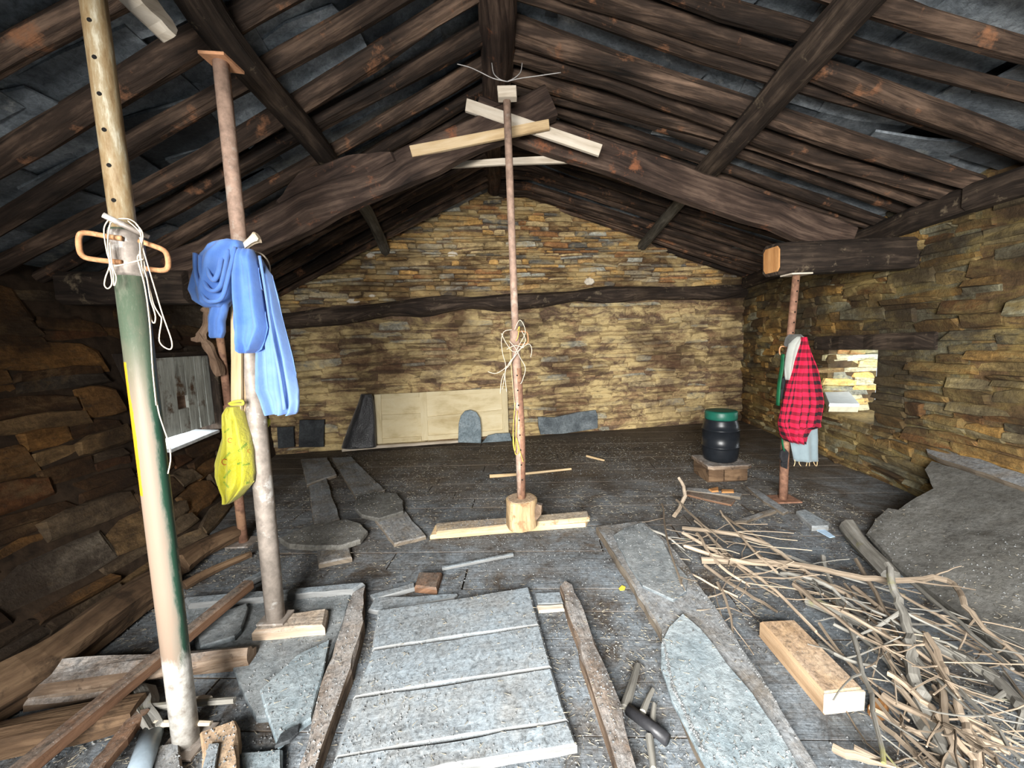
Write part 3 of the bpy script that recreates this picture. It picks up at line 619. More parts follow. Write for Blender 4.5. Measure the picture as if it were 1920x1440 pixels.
def peeled_mat():
    t = NT('peeling_paint'); p = t.vmath('MULTIPLY', t.pos(), (1.0, 1.0, .22)); nz = t.noise(p, 38, 8, .72)
    c = t.ramp(nz, [(.30, (0.10, 0.06, 0.028)), (.46, (0.22, 0.15, 0.075)), (.56, (0.27, 0.215, 0.13)), (.66, (0.42, 0.375, 0.28))]); t.bump(nz, .4, .004); return t.done(c, .6)
M['peeled'] = peeled_mat()
P1D = 1.135
A = PY(360, 1470, P1D); A.z = 0.0; B = PY(233, 432, P1D + .02); C = B + (B - A).normalized() * .95 ; C = PY(163, -90, P1D + .03)
p1 = empty('steel_prop', A, 'tall thick steel prop with worn green paint, nearest on the left', 'steel prop')
dP = (B - A).normalized()
prop_tubes(p1, A, B, C, .0345, .0285, M['greenpaint'], M['peeled'], holes=9, hr=.0055, hole_side=V((.26, -.95, 0)), collar=(PY(240, 478, P1D + .02), .12, .0385, M['greysteel']), k0=.10, k1=1.12)
def PYs(l, y): return [PY(a, c, y) for a, c in l]
handle(p1, PYs([(228, 447), (205, 444), (165, 437), (150, 440), (148, 460), (155, 480), (180, 487), (228, 492)], P1D - .02), .0068, M['handle'])
handle(p1, PYs([(262, 452), (285, 460), (308, 470), (315, 485), (314, 503), (300, 507), (270, 503)], P1D - .01), .0068, M['handle'])
b = MB(); b.tube([PY(193, 403, P1D - .07), PY(236, 424, P1D - .045), PY(280, 445, P1D - .02)], [.007, .0075, .006], 10, 0, rng); b.build('locking_pin', M['greysteel'], p1, smooth=True)
b = MB(); b.board(A + V((-.06, 0, .004)), A + V((.06, 0, .004)), .12, .008, rng=rng, nseg=2); b.build('base_plate', M['greysteel'], p1)
TT = C + V((0, 0, 0)); 
b = MB(); b.board(C + V((-.07, .0, .004)), C + V((.07, .0, .004)), .13, .01, rng=rng, nseg=2); b.build('head_plate', M['rust'], p1)
# twine on the near prop
M['twine'] = plain('pale_twine', (0.50, 0.42, 0.32), 0.9, n=.2, scale=60)
tw = empty('twine', PY(330, 890, P1D - .04), 'pale twine looped around the collar of the green prop and hanging down', 'twine')
def strand(root, px, y, r=.0017, mat='twine', name='strand', n=6):
    b = MB(); b.tube(spline([PY(a, c, y + (q[0] if q else 0)) for a, c, *q in px], n), r, 6, 0, rng); return b.build(name, M[mat], root, smooth=True)
yk = P1D - .045
strand(tw, [(205, 410), (195, 430), (200, 470), (206, 495), (198, 520), (196, 535), (203, 541), (210, 530), (206, 500), (203, 460), (204, 428), (212, 412)], yk)
strand(tw, [(207, 418), (202, 450), (206, 490), (212, 512), (214, 536), (218, 520), (210, 495), (206, 455)], yk - .006)
strand(tw, [(215, 499), (235, 495), (258, 489), (268, 486)], yk - .006, .002)
strand(tw, [(222, 410), (245, 412), (262, 430), (265, 470), (258, 485), (270, 530), (277, 570), (284, 600), (290, 605), (291, 590), (282, 560), (275, 520), (262, 480), (268, 440), (255, 420)], yk)
strand(tw, [(240, 414), (265, 440), (268, 480), (278, 530), (288, 570), (299, 590), (303, 600), (299, 640), (318, 655), (322, 640), (305, 590), (290, 540), (275, 490), (262, 445)], yk + .004)
strand(tw, [(262, 455), (266, 500), (274, 550), (281, 600), (284, 650), (290, 720), (297, 770), (306, 800), (316, 830), (320, 860), (315, 888)], yk - .004)
strand(tw, [(258, 486), (272, 540), (281, 610), (286, 690), (293, 760)], yk - .008)
# ---- second prop with its block
P2 = PZ(517, 1160, .07); P2D = P2.y
p2 = empty('steel_prop', V((P2.x, P2.y, .066)), 'rusty steel prop standing on a timber block, hung with a blue jacket', 'steel prop')
A = V((P2.x, P2.y, .07)); B = PY(449, 455, P2D); C = PY(414, 118, P2D)
prop_tubes(p2, A, B, C, .0365, .0265, M['greysteel'], M['pinkrust'])
b = MB(); b.slab([PZ(a_, c_, C.z + .012) for a_, c_ in ((370, 93), (419, 96), (458, 133), (408, 127))], .012, 0, rng=rng, bev=.002)
b.v = [v for v in b.v]; hp = b.build('head_plate', plain('orange_rust_plate', (0.50, 0.25, 0.13), .8, n=.25, second=(0.60, .38, .24), secamt=.4), p2)
b = MB(); b.board(A + V((-.055, 0, .004)), A + V((.055, 0, .004)), .09, .008, rng=rng, nseg=2); b.build('base_plate', M['greysteel'], p2)
b = MB(); b.slab([PZ(a, c, .066) for a, c in ((471, 1183), (608, 1172), (615, 1140), (498, 1152))], .066, .003, rng=rng); b.build('timber_block', M['oldblock'], None, 'pale rectangular timber block under the second prop', 'block')
# peeled hook of branch
M['bone'] = plain('peeled_branch', (0.66, 0.52, 0.36), .8, n=.2, second=(0.75, .66, .52), secamt=.3)
b = MB(); b.tube(spline([PY(442, 488, P2D - .05), PY(449, 470, P2D - .07), PY(462, 458, P2D - .08), PY(474, 449, P2D - .08), PY(484, 443, P2D - .08)], 3), [.011, .0115, .012, .012, .012, .012, .0125, .013, .014, .016, .018, .022, .014], 10, .25, rng); b.build('branch_hook', M['bone'], None, 'pale peeled branch hook tied on the second prop above the blue jacket', 'hook')
# wooden laths hanging from prop two
b = MB(); b.slab([PY(a, c, P2D - .055) for a, c in ((432, 555), (444, 553), (452, 660), (452, 770), (449, 780), (440, 783), (433, 775))], .012, 0, n=(0, -1, 0), rng=rng, bev=.002); b.build('wooden_lath', M['pale'], None, 'pale thin lath hanging through the knot of the yellow bag', 'lath')
b = MB(); b.slab([PY(a, c, P2D - .035) for a, c in ((450, 640), (462, 650), (468, 740), (464, 758), (460, 765), (458, 775), (454, 750))], .01, 0, n=(0, -1, 0), rng=rng, bev=.002); b.build('wooden_lath', M['stump'], None, 'broken splintered lath beside the second prop', 'lath')
# ---- cloth and other draped things
def drape(b, rows, y, hd, nf=5, amp=.25, seed=0, n=48, sub=4, off=0.0, twist=0.0, bottom=None):
    """rows: (py, px_left, px_right) top to bottom on the plane at depth y; a closed soft body with running folds"""
    rs = []; r = random.Random(seed); ph = [r.random() * 6.28 for _ in range(6)]
    for i in range(len(rows) - 1):
        for k in range(sub):
            t = k / sub; rs.append([rows[i][j] + (rows[i+1][j] - rows[i][j]) * t for j in range(3)])
    rs.append(list(rows[-1])); rings = []; uvs = []; L = 0; prev = None
    for q, (py, x0, x1) in enumerate(rs):
        a = PY(x0, py, y); c = PY(x1, py, y); cen = (a + c) / 2; hw = (c - a) / 2; f = q / (len(rs) - 1)
        if prev is not None: L += (cen - prev).length
        prev = cen; ring = []; acc = [off]; lw = hw.length
        d = hd * min(1.0, .35 + 1.2 * math.sin(math.pi * min(1, max(0, (f * .94 + .03)))) ** .6) if bottom is None else hd * (bottom[0] + (bottom[1] - bottom[0]) * f)
        for j in range(n):
            t = 2 * math.pi * j / n; u = math.cos(t); s_ = -math.sin(t)
            fold = amp * hd * (math.sin(nf * 3.14 * u * .5 + ph[0] + twist * f) * .6 + math.sin(nf * 1.7 * 1.57 * u + ph[1] + 2.2 * f) * .4) * (.35 + .65 * f)
            fold += amp * .5 * hd * mnoise.noise(V((u * 2.3 + seed, f * 5, s_ * .5)))
            yy = (abs(s_) ** .8) * (1 if s_ > 0 else -1) * d
            ring.append(cen + hw * u * (1 + .03 * mnoise.noise(V((seed, f * 9, u)))) + V((0, -yy - fold * (1 if s_ >= 0 else -.2), 0)))
        for j in range(n): acc.append(acc[-1] + (ring[(j+1) % n] - ring[j]).length)
        m_ = max(acc[-1], 1e-4); tot = 2.2 * rows_w
        acc = [off + tot * j / n for j in range(n + 1)]
        rings.append(ring); uvs.append((L, acc))
    b.rings(rings, uvs)
rows_w = .3
def cloth(name, col, col2, bump=.25, dirt=None):
    t = NT(name); p = t.pos(); c = t.mix(t.ramp(t.noise(p, 9, 5, .6), [(.35, 0.0), (.7, 1.0)]), col, col2)
    if dirt: c = t.mix(t.ramp(t.noise(p, 14, 7, .75), [(.60, 0.0), (.72, .7)]), c, dirt)
    t.bump(t.math('ADD', t.noise(p, 60, 4, .6), t.math('MULTIPLY', t.noise(t.uv(), 900, 2), .15)), bump, .006); t.b.inputs['Sheen Weight'].default_value = .2; return t.done(c, .9)
M['blue'] = cloth('blue_cotton', (0.062, 0.145, 0.40), (0.105, 0.205, 0.47))
M['bluepale'] = cloth('faded_blue_cotton', (0.10, 0.185, 0.41), (0.145, 0.24, 0.46), dirt=(0.20, .26, .40))
jk = empty('work_jacket', PY(500, 775, P2D - .08), 'blue cotton work jacket hanging from the second prop', 'jacket')
b = MB(); drape(b, [(470, 452, 472), (482, 470, 488), (517, 474, 510), (545, 478, 517), (575, 482, 524), (614, 484, 533), (672, 483, 549), (731, 482, 560), (752, 492, 561), (772, 500, 559), (776, 503, 556)], P2D - .07, .036, 5, .75, 3, 72, 5, bottom=(.5, .75)); b.build('body', M['bluepale'], jk, smooth=True)
b = MB(); drape(b, [(468, 447, 474), (490, 440, 481), (517, 437, 485), (575, 440, 494), (614, 440, 500), (641, 443, 494), (655, 450, 487), (662, 458, 478)], P2D - .115, .036, 4, .8, 5, 64, 5); b.build('sleeve', M['blue'], jk, smooth=True)
b = MB(); drape(b, [(452, 418, 452), (462, 396, 455), (478, 379, 450), (510, 366, 443), (544, 359, 438), (563, 368, 432), (577, 388, 424)], P2D - .10, .052, 3, .35, 8, 60, 5); s1 = b.build('sleeve', M['blue'], jk, smooth=True)
b = MB(); drape(b, [(565, 392, 428), (580, 394, 427), (602, 391, 421), (622, 392, 421), (634, 396, 417)], P2D - .10, .022, 3, .5, 9, 40, 5); b.build('cuff', M['blue'], jk, smooth=True)
for k, (w_, y0, y1) in enumerate(((34, 470, 566), (24, 475, 545), (13, 485, 525))):
    cx = 402; pts = [PY(cx - w_ * 1.05, y0 + 5, P2D - .148), PY(cx - w_ * 1.0, (y0 + y1) / 2, P2D - .155), PY(cx - w_ * .55, y1 - 6, P2D - .158), PY(cx, y1, P2D - .158), PY(cx + w_ * .5, y1 - 10, P2D - .156), PY(cx + w_ * .85, (y0 + y1) / 2 - 6, P2D - .15), PY(cx + w_ * 1.15, y0 - 6, P2D - .125)]
    b = MB(); b.tube(spline(pts, 5), .0085, 8, .3, rng, squash=.8); b.build('fold', M['blue'], s1, smooth=True)
b = MB(); b.tube(spline([PY(487, 480, P2D - .105), PY(497, 540, P2D - .112), PY(506, 600, P2D - .115), PY(512, 640, P2D - .11), PY(524, 700, P2D - .108), PY(534, 768, P2D - .10)], 4), .0055, 6, .3, rng); b.build('seam', M['bluepale'], jk, smooth=True)
b = MB(); b.tube(spline(PYs([(478, 472), (490, 476), (500, 486), (506, 500), (505, 515)], P2D + .04), 4), .003, 6, 0, rng); b.build('wire_loop', M['twine'], None, 'thin pale wire loop behind the blue jacket', 'wire')
# yellow bag
M['yellow'] = cloth('yellow_plastic', (0.42, 0.385, 0.018), (0.52, 0.48, 0.06), .8); M['yellow'].node_tree.nodes['Principled BSDF'].inputs['Roughness'].default_value = .35; M['yellow'].node_tree.nodes['Principled BSDF'].inputs['Transmission Weight'].default_value = 0.0
bag = empty('plastic_bag', PY(441, 936, P2D - .06), 'yellow plastic bag with green lettering knotted to a lath', 'bag')
b = MB(); drape(b, [(762, 428, 448), (775, 424, 452), (795, 421, 458), (820, 418, 466), (845, 412, 472), (870, 406, 474), (890, 405, 476), (905, 411, 473), (922, 424, 460), (934, 432, 448), (937, 437, 444)], P2D - .06, .045, 6, .6, 15, 72, 6)
bb = b; bo = b.build('bag_body', M['yellow'], bag, smooth=True)
bvh = BVHTree.FromPolygons(bb.v, bb.f)
b = MB(); b.tube(spline(PYs([(429, 757), (436, 754), (446, 752), (454, 752), (455, 758), (446, 758), (434, 759), (430, 757)], P2D - .078), 3), .0055, 8, .3, rng); b.build('knot', M['yellow'], bag, smooth=True)
b = MB(); b.slab([PY(a, c, P2D + .05) for a, c in ((462, 812), (490, 796), (500, 785), (506, 786), (505, 797), (495, 808), (470, 830))], .006, .002, n=(0, -1, 0), rng=rng); b.build('bag_handle', M['yellow'], bag, smooth=True)
M['greenink'] = plain('green_ink', (0.06, 0.26, 0.05), .5, n=.1); M['redink'] = plain('red_ink', (0.45, 0.12, 0.03), .5, n=.1)
def print_text(txt, px, py, size, angdeg, mat):
    cu = bpy.data.curves.new('t', 'FONT'); cu.body = txt; cu.size = 1.0; to = bpy.data.objects.new('t', cu); COL.objects.link(to)
    dg = bpy.context.evaluated_depsgraph_get(); me = bpy.data.meshes.new_from_object(to.evaluated_get(dg)); bpy.data.objects.remove(to)
    bm = bmesh.new(); bm.from_mesh(me); bmesh.ops.triangulate(bm, faces=bm.faces[:]); bmesh.ops.subdivide_edges(bm, edges=[e for e in bm.edges if e.calc_length() > .25], cuts=1)
    bmesh.ops.triangulate(bm, faces=bm.faces[:])
    q = MB(); a = math.radians(angdeg); ok = True; bm.verts.ensure_lookup_table()
    for v in bm.verts:
        x, y = v.co.x * size, v.co.y * size; X = px + x * math.cos(a) - y * math.sin(a); Y = py - (x * math.sin(a) + y * math.cos(a))
        d = ray(X, Y).normalized(); h = bvh.ray_cast(CAM, d)
        if h[0] is None: ok = False; break
        q.v.append(h[0] - d * .0012)
    if ok and q.v:
        for f in bm.faces: q.face([v.index for v in f.verts], [(0, 0)] * 3)
        q.build('lettering', M[mat], bo)
    bm.free()
for txt, px, py, sz, an, m in (('eroski', 421, 812, 5, 38, 'greenink'), ('C', 425, 829, 13, -12, 'redink'), ('C', 413, 870, 17, -15, 'redink'), ('eroski', 421, 862, 7, 48, 'greenink'), ('center', 448, 848, 9, 42, 'greenink'), ('eroski', 421, 898, 8, 52, 'greenink'), ('ero', 445, 872, 8, 15, 'greenink'), ('eroski', 454, 874, 6, 12, 'greenink'), ('C', 463, 848, 9, -10, 'redink'), ('ski', 461, 908, 7, 20, 'greenink'), ('eroski', 418, 904, 6, -50, 'greenink')): print_text(txt, px, py, sz, an, m)
# ---- centre prop on its stump
SP = PZ(978, 984, .06); P3D = SP.y
st = empty('wood_stump', V((SP.x, SP.y, .06)), 'round pale log stump under the centre prop', 'stump')
sr = .098; b = MB(); c0 = V((SP.x, SP.y, .06)); b.tube([c0, c0 + V((0, 0, .05)), c0 + V((.003, 0, .11)), c0 + V((.004, 0, .165)), c0 + V((.004, 0, .172))], [sr * 1.02, sr, sr * .98, sr * .99, sr * .93], 22, .08, rng); b.build('trunk', M['stumpside'], st)
b = MB(); b.tube([c0 + V((.08, -.02, .05)), c0 + V((.105, -.03, .10)), c0 + V((.115, -.03, .145))], [.02, .03, .02], 8, .4, rng); b.build('bark_flap', M['rotten'], st)
b = MB(); b.tube([c0 + V((.004, 0, .171)), c0 + V((.004, 0, .1745))], [sr * .9, sr * .86], 20, .05, rng); b.build('top_face', M['block'], st)
A = V((SP.x + .004, SP.y, .235)); B = PY(966, 625, P3D); C = PY(950, 180, P3D - .02)
p3 = empty('steel_prop', A, 'slim rusty steel prop in the centre holding up the ridge beam', 'steel prop')
prop_tubes(p3, A, PY(967, 640, P3D), C, .0255, .0215, M['pinkrust'], M['pinkrust'])
b = MB(); b.tube([A, PY(977, 820, P3D), PY(970, 690, P3D)], .0262, 14, 0, rng); b.build('lower_sleeve', M['rust'], p3, smooth=True)
for k in range(8):
    p = PY(979 - k * 1.35, 900 - k * 28, P3D - .027); b = MB(); R = ring_pts(p, V((1, 0, 0)), V((0, 0, 1)), .005, 8); b.rings([[q + V((0, .004, 0)) for q in R], R], [(0, [0] * 9), (1, [0] * 9)]); b.build('pin_hole', M['hole'], p3)
b = MB(); b.slab([PY(a, c, P3D - .06) for a, c in ((932, 160), (968, 159), (969, 181), (934, 182))], .05, .001, n=(0, -1, 0), step=.3, rng=rng, bev=.003); b.build('head_plate', M['pale2'], p3)
handle(p3, PYs([(968, 622), (986, 622), (990, 632), (988, 644), (970, 646)], P3D - .02), .004, M['handle'])
b = MB(); b.tube([PY(965, 618, P3D), PY(966, 650, P3D)], .030, 16, 0, rng); b.build('collar', M['pinkrust'], p3, smooth=True)
# strings and strap on it
sg = empty('string_tangle', PY(940, 730, P3D - .05), 'tangle of pale strings tied around the collar of the centre prop', 'string')
yk = P3D - .05
for l in ([(960, 618), (945, 622), (940, 640), (943, 665), (948, 685), (945, 712), (942, 730)], [(955, 640), (966, 652), (975, 670), (985, 690), (980, 712), (976, 720)], [(985, 640), (975, 655), (960, 675), (947, 690), (930, 700), (915, 697)],
          [(940, 625), (950, 645), (965, 660), (990, 645), (997, 655), (995, 670)], [(978, 620), (985, 640), (970, 662), (955, 680), (947, 700), (950, 735)], [(965, 618), (975, 600), (985, 622), (972, 650), (958, 680), (950, 690)], [(945, 700), (940, 715), (938, 738)], [(950, 655), (966, 648), (982, 652)]):
    strand(sg, l, yk - rng.uniform(0, .012), .0022)
M['strap'] = plain('yellow_strap', (0.68, 0.42, 0.08), .7, n=.2)
sp_ = empty('yellow_strap', PY(978, 865, P3D - .04), 'yellow flat strap hanging down the centre prop', 'strap')
for l, m in (([(955, 645), (958, 680), (962, 730), (966, 770)], 'pale'), ([(966, 755), (963, 790), (962, 830), (966, 845), (968, 810), (970, 770)], 'strap'), ([(962, 810), (966, 850), (972, 845), (968, 820), (976, 850), (981, 866)], 'strap'), ([(970, 620), (974, 612), (971, 632), (967, 640)], 'strap')):
    b = MB(); b.tube(spline([PY(a, c, P3D - .042) for a, c in l], 5), .0065, 6, 0, rng, squash=.35); b.build('strap_run', M[m], sp_, smooth=True)
# wire on the ridge
M['wire'] = plain('grey_wire', (0.42, 0.40, 0.38), .5, .4)
wr = empty('tie_wire', PY(951, 155, 2.5), 'grey wire twisted around the ridge beam above the centre prop', 'wire')
for l in ([(857, 120), (880, 126), (900, 135), (925, 147), (951, 153)], [(951, 153), (975, 147), (1010, 142), (1052, 136)], [(922, 118), (926, 138), (938, 149), (951, 153)], [(979, 118), (976, 135), (965, 146), (951, 153)]): strand(wr, l, 2.46, .0028, 'wire')
# ---- right prop and what hangs on it
RP = PZ(1468, 937, 0); P4D = RP.y
p4 = empty('steel_prop', RP, 'rusty perforated steel prop under the beam at the right wall', 'steel prop')
prop_tubes(p4, RP, PY(1479, 660, P4D), PY(1493, 517, P4D), .028, .023, M['rust'], M['rust'], holes=7, hr=.0055, k0=.12, k1=.93)
b = MB(); b.board(RP + V((-.09, 0, .005)), RP + V((.09, 0, .005)), .14, .01, rng=rng, nseg=2); b.build('base_plate', M['rust'], p4)
b = MB(); q = PY(1493, 515, P4D); b.board(q + V((-.07, 0, 0)), q + V((.07, 0, 0)), .12, .01, rng=rng, nseg=2); b.build('head_plate', M['pale2'], p4)
handle(p4, PYs([(1480, 651), (1464, 650), (1462, 663), (1470, 667), (1480, 667)], P4D - .02), .005, M['handle'])
def plaid_mat():
    t = NT('red_black_check'); uv = t.uv(); x = t.n('ShaderNodeSeparateXYZ'); t.l(uv, x.inputs[0])
    k = 1 / .052
    a = t.math('GREATER_THAN', t.math('FRACT', t.math('MULTIPLY', x.outputs[0], k)), .55); c = t.math('GREATER_THAN', t.math('FRACT', t.math('MULTIPLY', x.outputs[1], k)), .5)
    s_ = t.math('MULTIPLY', t.math('ADD', a, c), .5)
    col = t.ramp(s_, [(0.0, (0.46, 0.010, 0.042)), (0.4, (0.18, 0.007, 0.02)), (0.8, (0.016, 0.007, 0.010))], 'CONSTANT'); t.bump(t.noise(t.pos(), 50, 4), .3, .006); return t.done(col, .9)
M['plaid'] = plaid_mat(); M['denim'] = cloth('grey_blue_cloth', (0.145, 0.19, 0.21), (0.19, 0.24, 0.255)); M['cream'] = cloth('cream_lining', (0.28, 0.29, 0.26), (0.34, 0.35, 0.32))
sh = empty('plaid_shirt', PY(1482, 826, P4D - .1), 'red and black checked shirt hanging on the right prop', 'shirt')
rows_w = .36
b = MB(); drape(b, [(632, 1499, 1508), (645, 1496, 1511), (671, 1488, 1519), (695, 1482, 1526), (718, 1476, 1531), (753, 1469, 1536), (789, 1461, 1531), (797, 1461, 1531), (803, 1463, 1512), (815, 1466, 1503), (827, 1474, 1499)], P4D - .11, .075, 9, .6, 21, 90, 5, bottom=(.35, .9)); b.build('shirt_body', M['plaid'], sh, smooth=True)
rows_w = .3
tr = empty('trousers', PY(1504, 864, P4D - .06), 'grey-blue frayed trousers hanging behind the checked shirt', 'trousers')
b = MB(); drape(b, [(640, 1486, 1504), (700, 1484, 1520), (780, 1478, 1530), (797, 1477, 1531), (830, 1482, 1532), (864, 1489, 1532)], P4D - .055, .035, 3, .3, 25, 48, 5, bottom=(.5, .9)); b.build('trouser_legs', M['denim'], tr, smooth=True)
b = MB(); drape(b, [(631, 1490, 1506), (645, 1480, 1501), (665, 1475, 1497), (690, 1472, 1490), (712, 1474, 1480)], P4D - .10, .03, 3, .3, 27, 40, 4); b.build('waistband', M['cream'], tr, smooth=True)
for x in (1490, 1500, 1513, 1518, 1526, 1531): strand(tr, [(x, 862), (x + rng.uniform(-2, 2), 868), (x + rng.uniform(-4, 4), 874)], P4D - .06, .0025, 'pale', 'frayed_thread', 3)
M['greenstrap'] = plain('green_webbing', (0.006, 0.075, 0.03), .6, n=.3); M['black'] = plain('black_plastic', (0.02, 0.02, 0.022), .4, n=.3)
hs = empty('harness', PY(1468, 870, P4D - .05), 'green webbing strap with dark buckles hanging left of the checked shirt', 'strap')
b = MB(); b.tube(spline(PYs([(1468, 664), (1466, 690), (1461, 720), (1458, 760)], P4D - .05), 4), .018, 8, .15, rng, squash=.4); b.build('webbing', M['greenstrap'], hs, smooth=True)
b = MB(); b.tube(spline(PYs([(1465, 810), (1467, 830), (1470, 846)], P4D - .06), 4), .010, 8, .1, rng, squash=.4); b.build('webbing', M['greenstrap'], hs, smooth=True)
for pl in ([(1466, 846), (1474, 842), (1480, 850), (1478, 866), (1468, 868), (1464, 858)], [(1466, 712), (1473, 706), (1475, 726), (1469, 732)], [(1463, 730), (1470, 728), (1470, 745), (1464, 750)], [(1466, 868), (1478, 866), (1477, 880), (1467, 876)]):
    b = MB(); b.slab([PY(a, c, P4D - .065) for a, c in pl], .02, .002, n=(0, -1, 0), rng=rng); b.build('buckle', M['black'], hs)
b = MB(); drape(b, [(627, 1482, 1499), (634, 1476, 1502), (644, 1474, 1492), (650, 1476, 1484)], P4D - .07, .05, 2, .2, 31, 36, 4); b.build('cap', cloth('dark_grey_felt', (0.05, 0.05, 0.045), (0.09, 0.09, 0.08)), None, 'dark grey cloth cap on top of the right prop', 'cap', smooth=True)
# ---- prop by the shutter with the gnarled root
LP_ = PZ(457, 1018, 0); P5D = LP_.y
p5 = empty('steel_prop', LP_, 'thin brown steel prop at the left wall behind the yellow bag', 'steel prop')
prop_tubes(p5, LP_, PY(428, 760, P5D), PY(404, 560, P5D), .026, .021, M['rust'], M['rust'])
b = MB(); b.board(LP_ + V((-.07, 0, .005)), LP_ + V((.07, 0, .005)), .14, .01, rng=rng, nseg=2); b.build('base_plate', M['greysteel'], p5)
gr = spline([PY(a, c, P5D - .06) for a, c in ((413, 705), (405, 680), (395, 655), (384, 640), (378, 628), (390, 605), (387, 585), (383, 578))], 3)
b = MB(); b.tube(gr, [.016 + .010 * abs(math.sin(i * .7)) for i in range(len(gr))], 8, .5, rng); b.tube([PY(382, 632, P5D - .06), PY(370, 637, P5D - .07), PY(360, 636, P5D - .07)], [.028, .018, .010], 8, .5, rng); b.build('gnarled_root', wood('root_bark', (.035, .02, .012), (.12, .075, .048), (.22, .15, .10), 16, 1.0), None, 'gnarled brown root hanging beside the left shutter', 'root')
# ---- pale board hanging at the roof, top left
b = MB(); b.board(PY(228, -40, 1.30), PY(322, 70, 1.42), .15, .05, up=(.5, -.5, .5), nseg=6, jit=.008, rng=rng, w1=.06); b.build('hanging_board', M['pale2'], None, 'pale pointed board end wedged under the roof at the upper left', 'board')
# ================================================================== things along the back wall
rng = random.Random(99)
def on_floor_slab(name, pts, z0, t, mat, label, cat, jit=.004, group=None, step=.06, parent=None, axis=None, bev=None):
    b = MB(); b.slab([PZ(a, c, z0 + t) for a, c in pts], t, jit, rng=rng, step=step, axis=axis, bev=bev); return b.build(name, M[mat], parent, label, cat, group)
M['cream_paint'] = wood('cracked_cream_paint', (0.40, 0.31, 0.16), (0.58, 0.485, 0.30), (0.64, 0.56, 0.38), 6, .25, var=.05)
pan = empty('old_door', on_back(825, 830, .12), 'cream painted panelled door lying on its side against the back wall', 'door panel')
def panel_pt(a, c): 
    # leaning slightly on the wall
    p = on_back(a, c, .09); return p
def bslab(parent, pts, off, t, mat, name, jit=0.001, label=None, cat=None, step=.3):
    b = MB(); b.slab([on_back(a, c, off) for a, c in pts], t, jit, n=WN, step=step, rng=rng, bev=.003); return b.build(name, M[mat], parent, label, cat)
bslab(pan, [(701, 740), (951, 728), (954, 815), (706, 833)], .085, .02, 'cream_paint', 'back_board')
bslab(pan, [(701, 740), (714, 739), (717, 832), (706, 833)], .10, .016, 'cream_paint', 'stile'); bslab(pan, [(786, 736), (799, 735), (803, 826), (791, 827)], .10, .016, 'cream_paint', 'stile'); bslab(pan, [(940, 728), (951, 728), (954, 815), (943, 816)], .10, .016, 'cream_paint', 'stile')
bslab(pan, [(714, 739), (786, 736), (786, 745), (715, 748)], .10, .016, 'cream_paint', 'rail'); bslab(pan, [(799, 735), (940, 728), (940, 735), (799, 743)], .10, .016, 'cream_paint', 'rail')
bslab(pan, [(716, 778), (788, 775), (789, 784), (716, 788)], .10, .016, 'cream_paint', 'rail'); bslab(pan, [(800, 782), (942, 768), (942, 776), (800, 788)], .10, .016, 'cream_paint', 'rail')
bslab(pan, [(717, 823), (790, 818), (791, 827), (717, 832)], .10, .016, 'cream_paint', 'rail'); bslab(pan, [(802, 817), (943, 806), (943, 816), (803, 826)], .10, .016, 'cream_paint', 'rail')
bslab(None, [(640, 842), (705, 836), (860, 826), (860, 830), (705, 841), (641, 847)], .16, .05, 'pale2', 'floor_batten', .002, 'thin pale batten lying along the foot of the cream panel', 'batten', .1)
# black plastic sack
M['sack'] = cloth('black_plastic_sheet', (0.010, 0.010, 0.011), (0.02, 0.02, 0.022), 1.0); M['sack'].node_tree.nodes['Principled BSDF'].inputs['Roughness'].default_value = .28; M['sack'].node_tree.nodes['Principled BSDF'].inputs['Specular IOR Level'].default_value = .6
q = on_back(680, 790, .2); rows_w = .3
b = MB(); drape(b, [(739, 677, 697), (745, 675, 699), (760, 670, 701), (785, 660, 703), (810, 650, 704), (830, 643, 705), (838, 641, 705)], q.y, .09, 1.5, .25, 41, 56, 6, bottom=(.5, .9)); b.build('black_sack', M['sack'], None, 'wrinkled black plastic sheet propped left of the cream panel', 'plastic sheet', smooth=True)
# slates on the floor by the wall
def stand(name, pts, off, t, mat, label, cat='slate', jit=.003):
    return bslab(None, pts, off, t, mat, name, jit, label, cat, .08)
stand('arched_slate', [(859, 830), (860, 795), (864, 780), (872, 771), (882, 769), (893, 773), (900, 784), (902, 800), (902, 831)], .22, .03, 'bluestone', 'arched grey slate leaning on the cream panel')
stand('flat_slate', [(903, 832), (915, 817), (930, 813), (956, 812), (960, 828)], .17, .03, 'bluestone', 'low broken slate between the cream panel and the centre prop')
stand('slate_slab', [(1009, 782), (1040, 783), (1085, 773), (1117, 769), (1121, 780), (1121, 803), (1060, 813), (1014, 815), (1010, 800)], .06, .04, 'slate', 'ragged dark slate slab leaning on the back wall right of centre')
stand('dark_board', [(561, 788), (608, 787), (607, 838), (560, 839)], .07, .03, 'dark_slate', 'square dark slate on the floor against the back wall, right of the pair'); stand('dark_board', [(519, 801), (550, 800), (552, 838), (521, 841)], .07, .03, 'dark_slate', 'square dark slate against the back wall near the left corner')
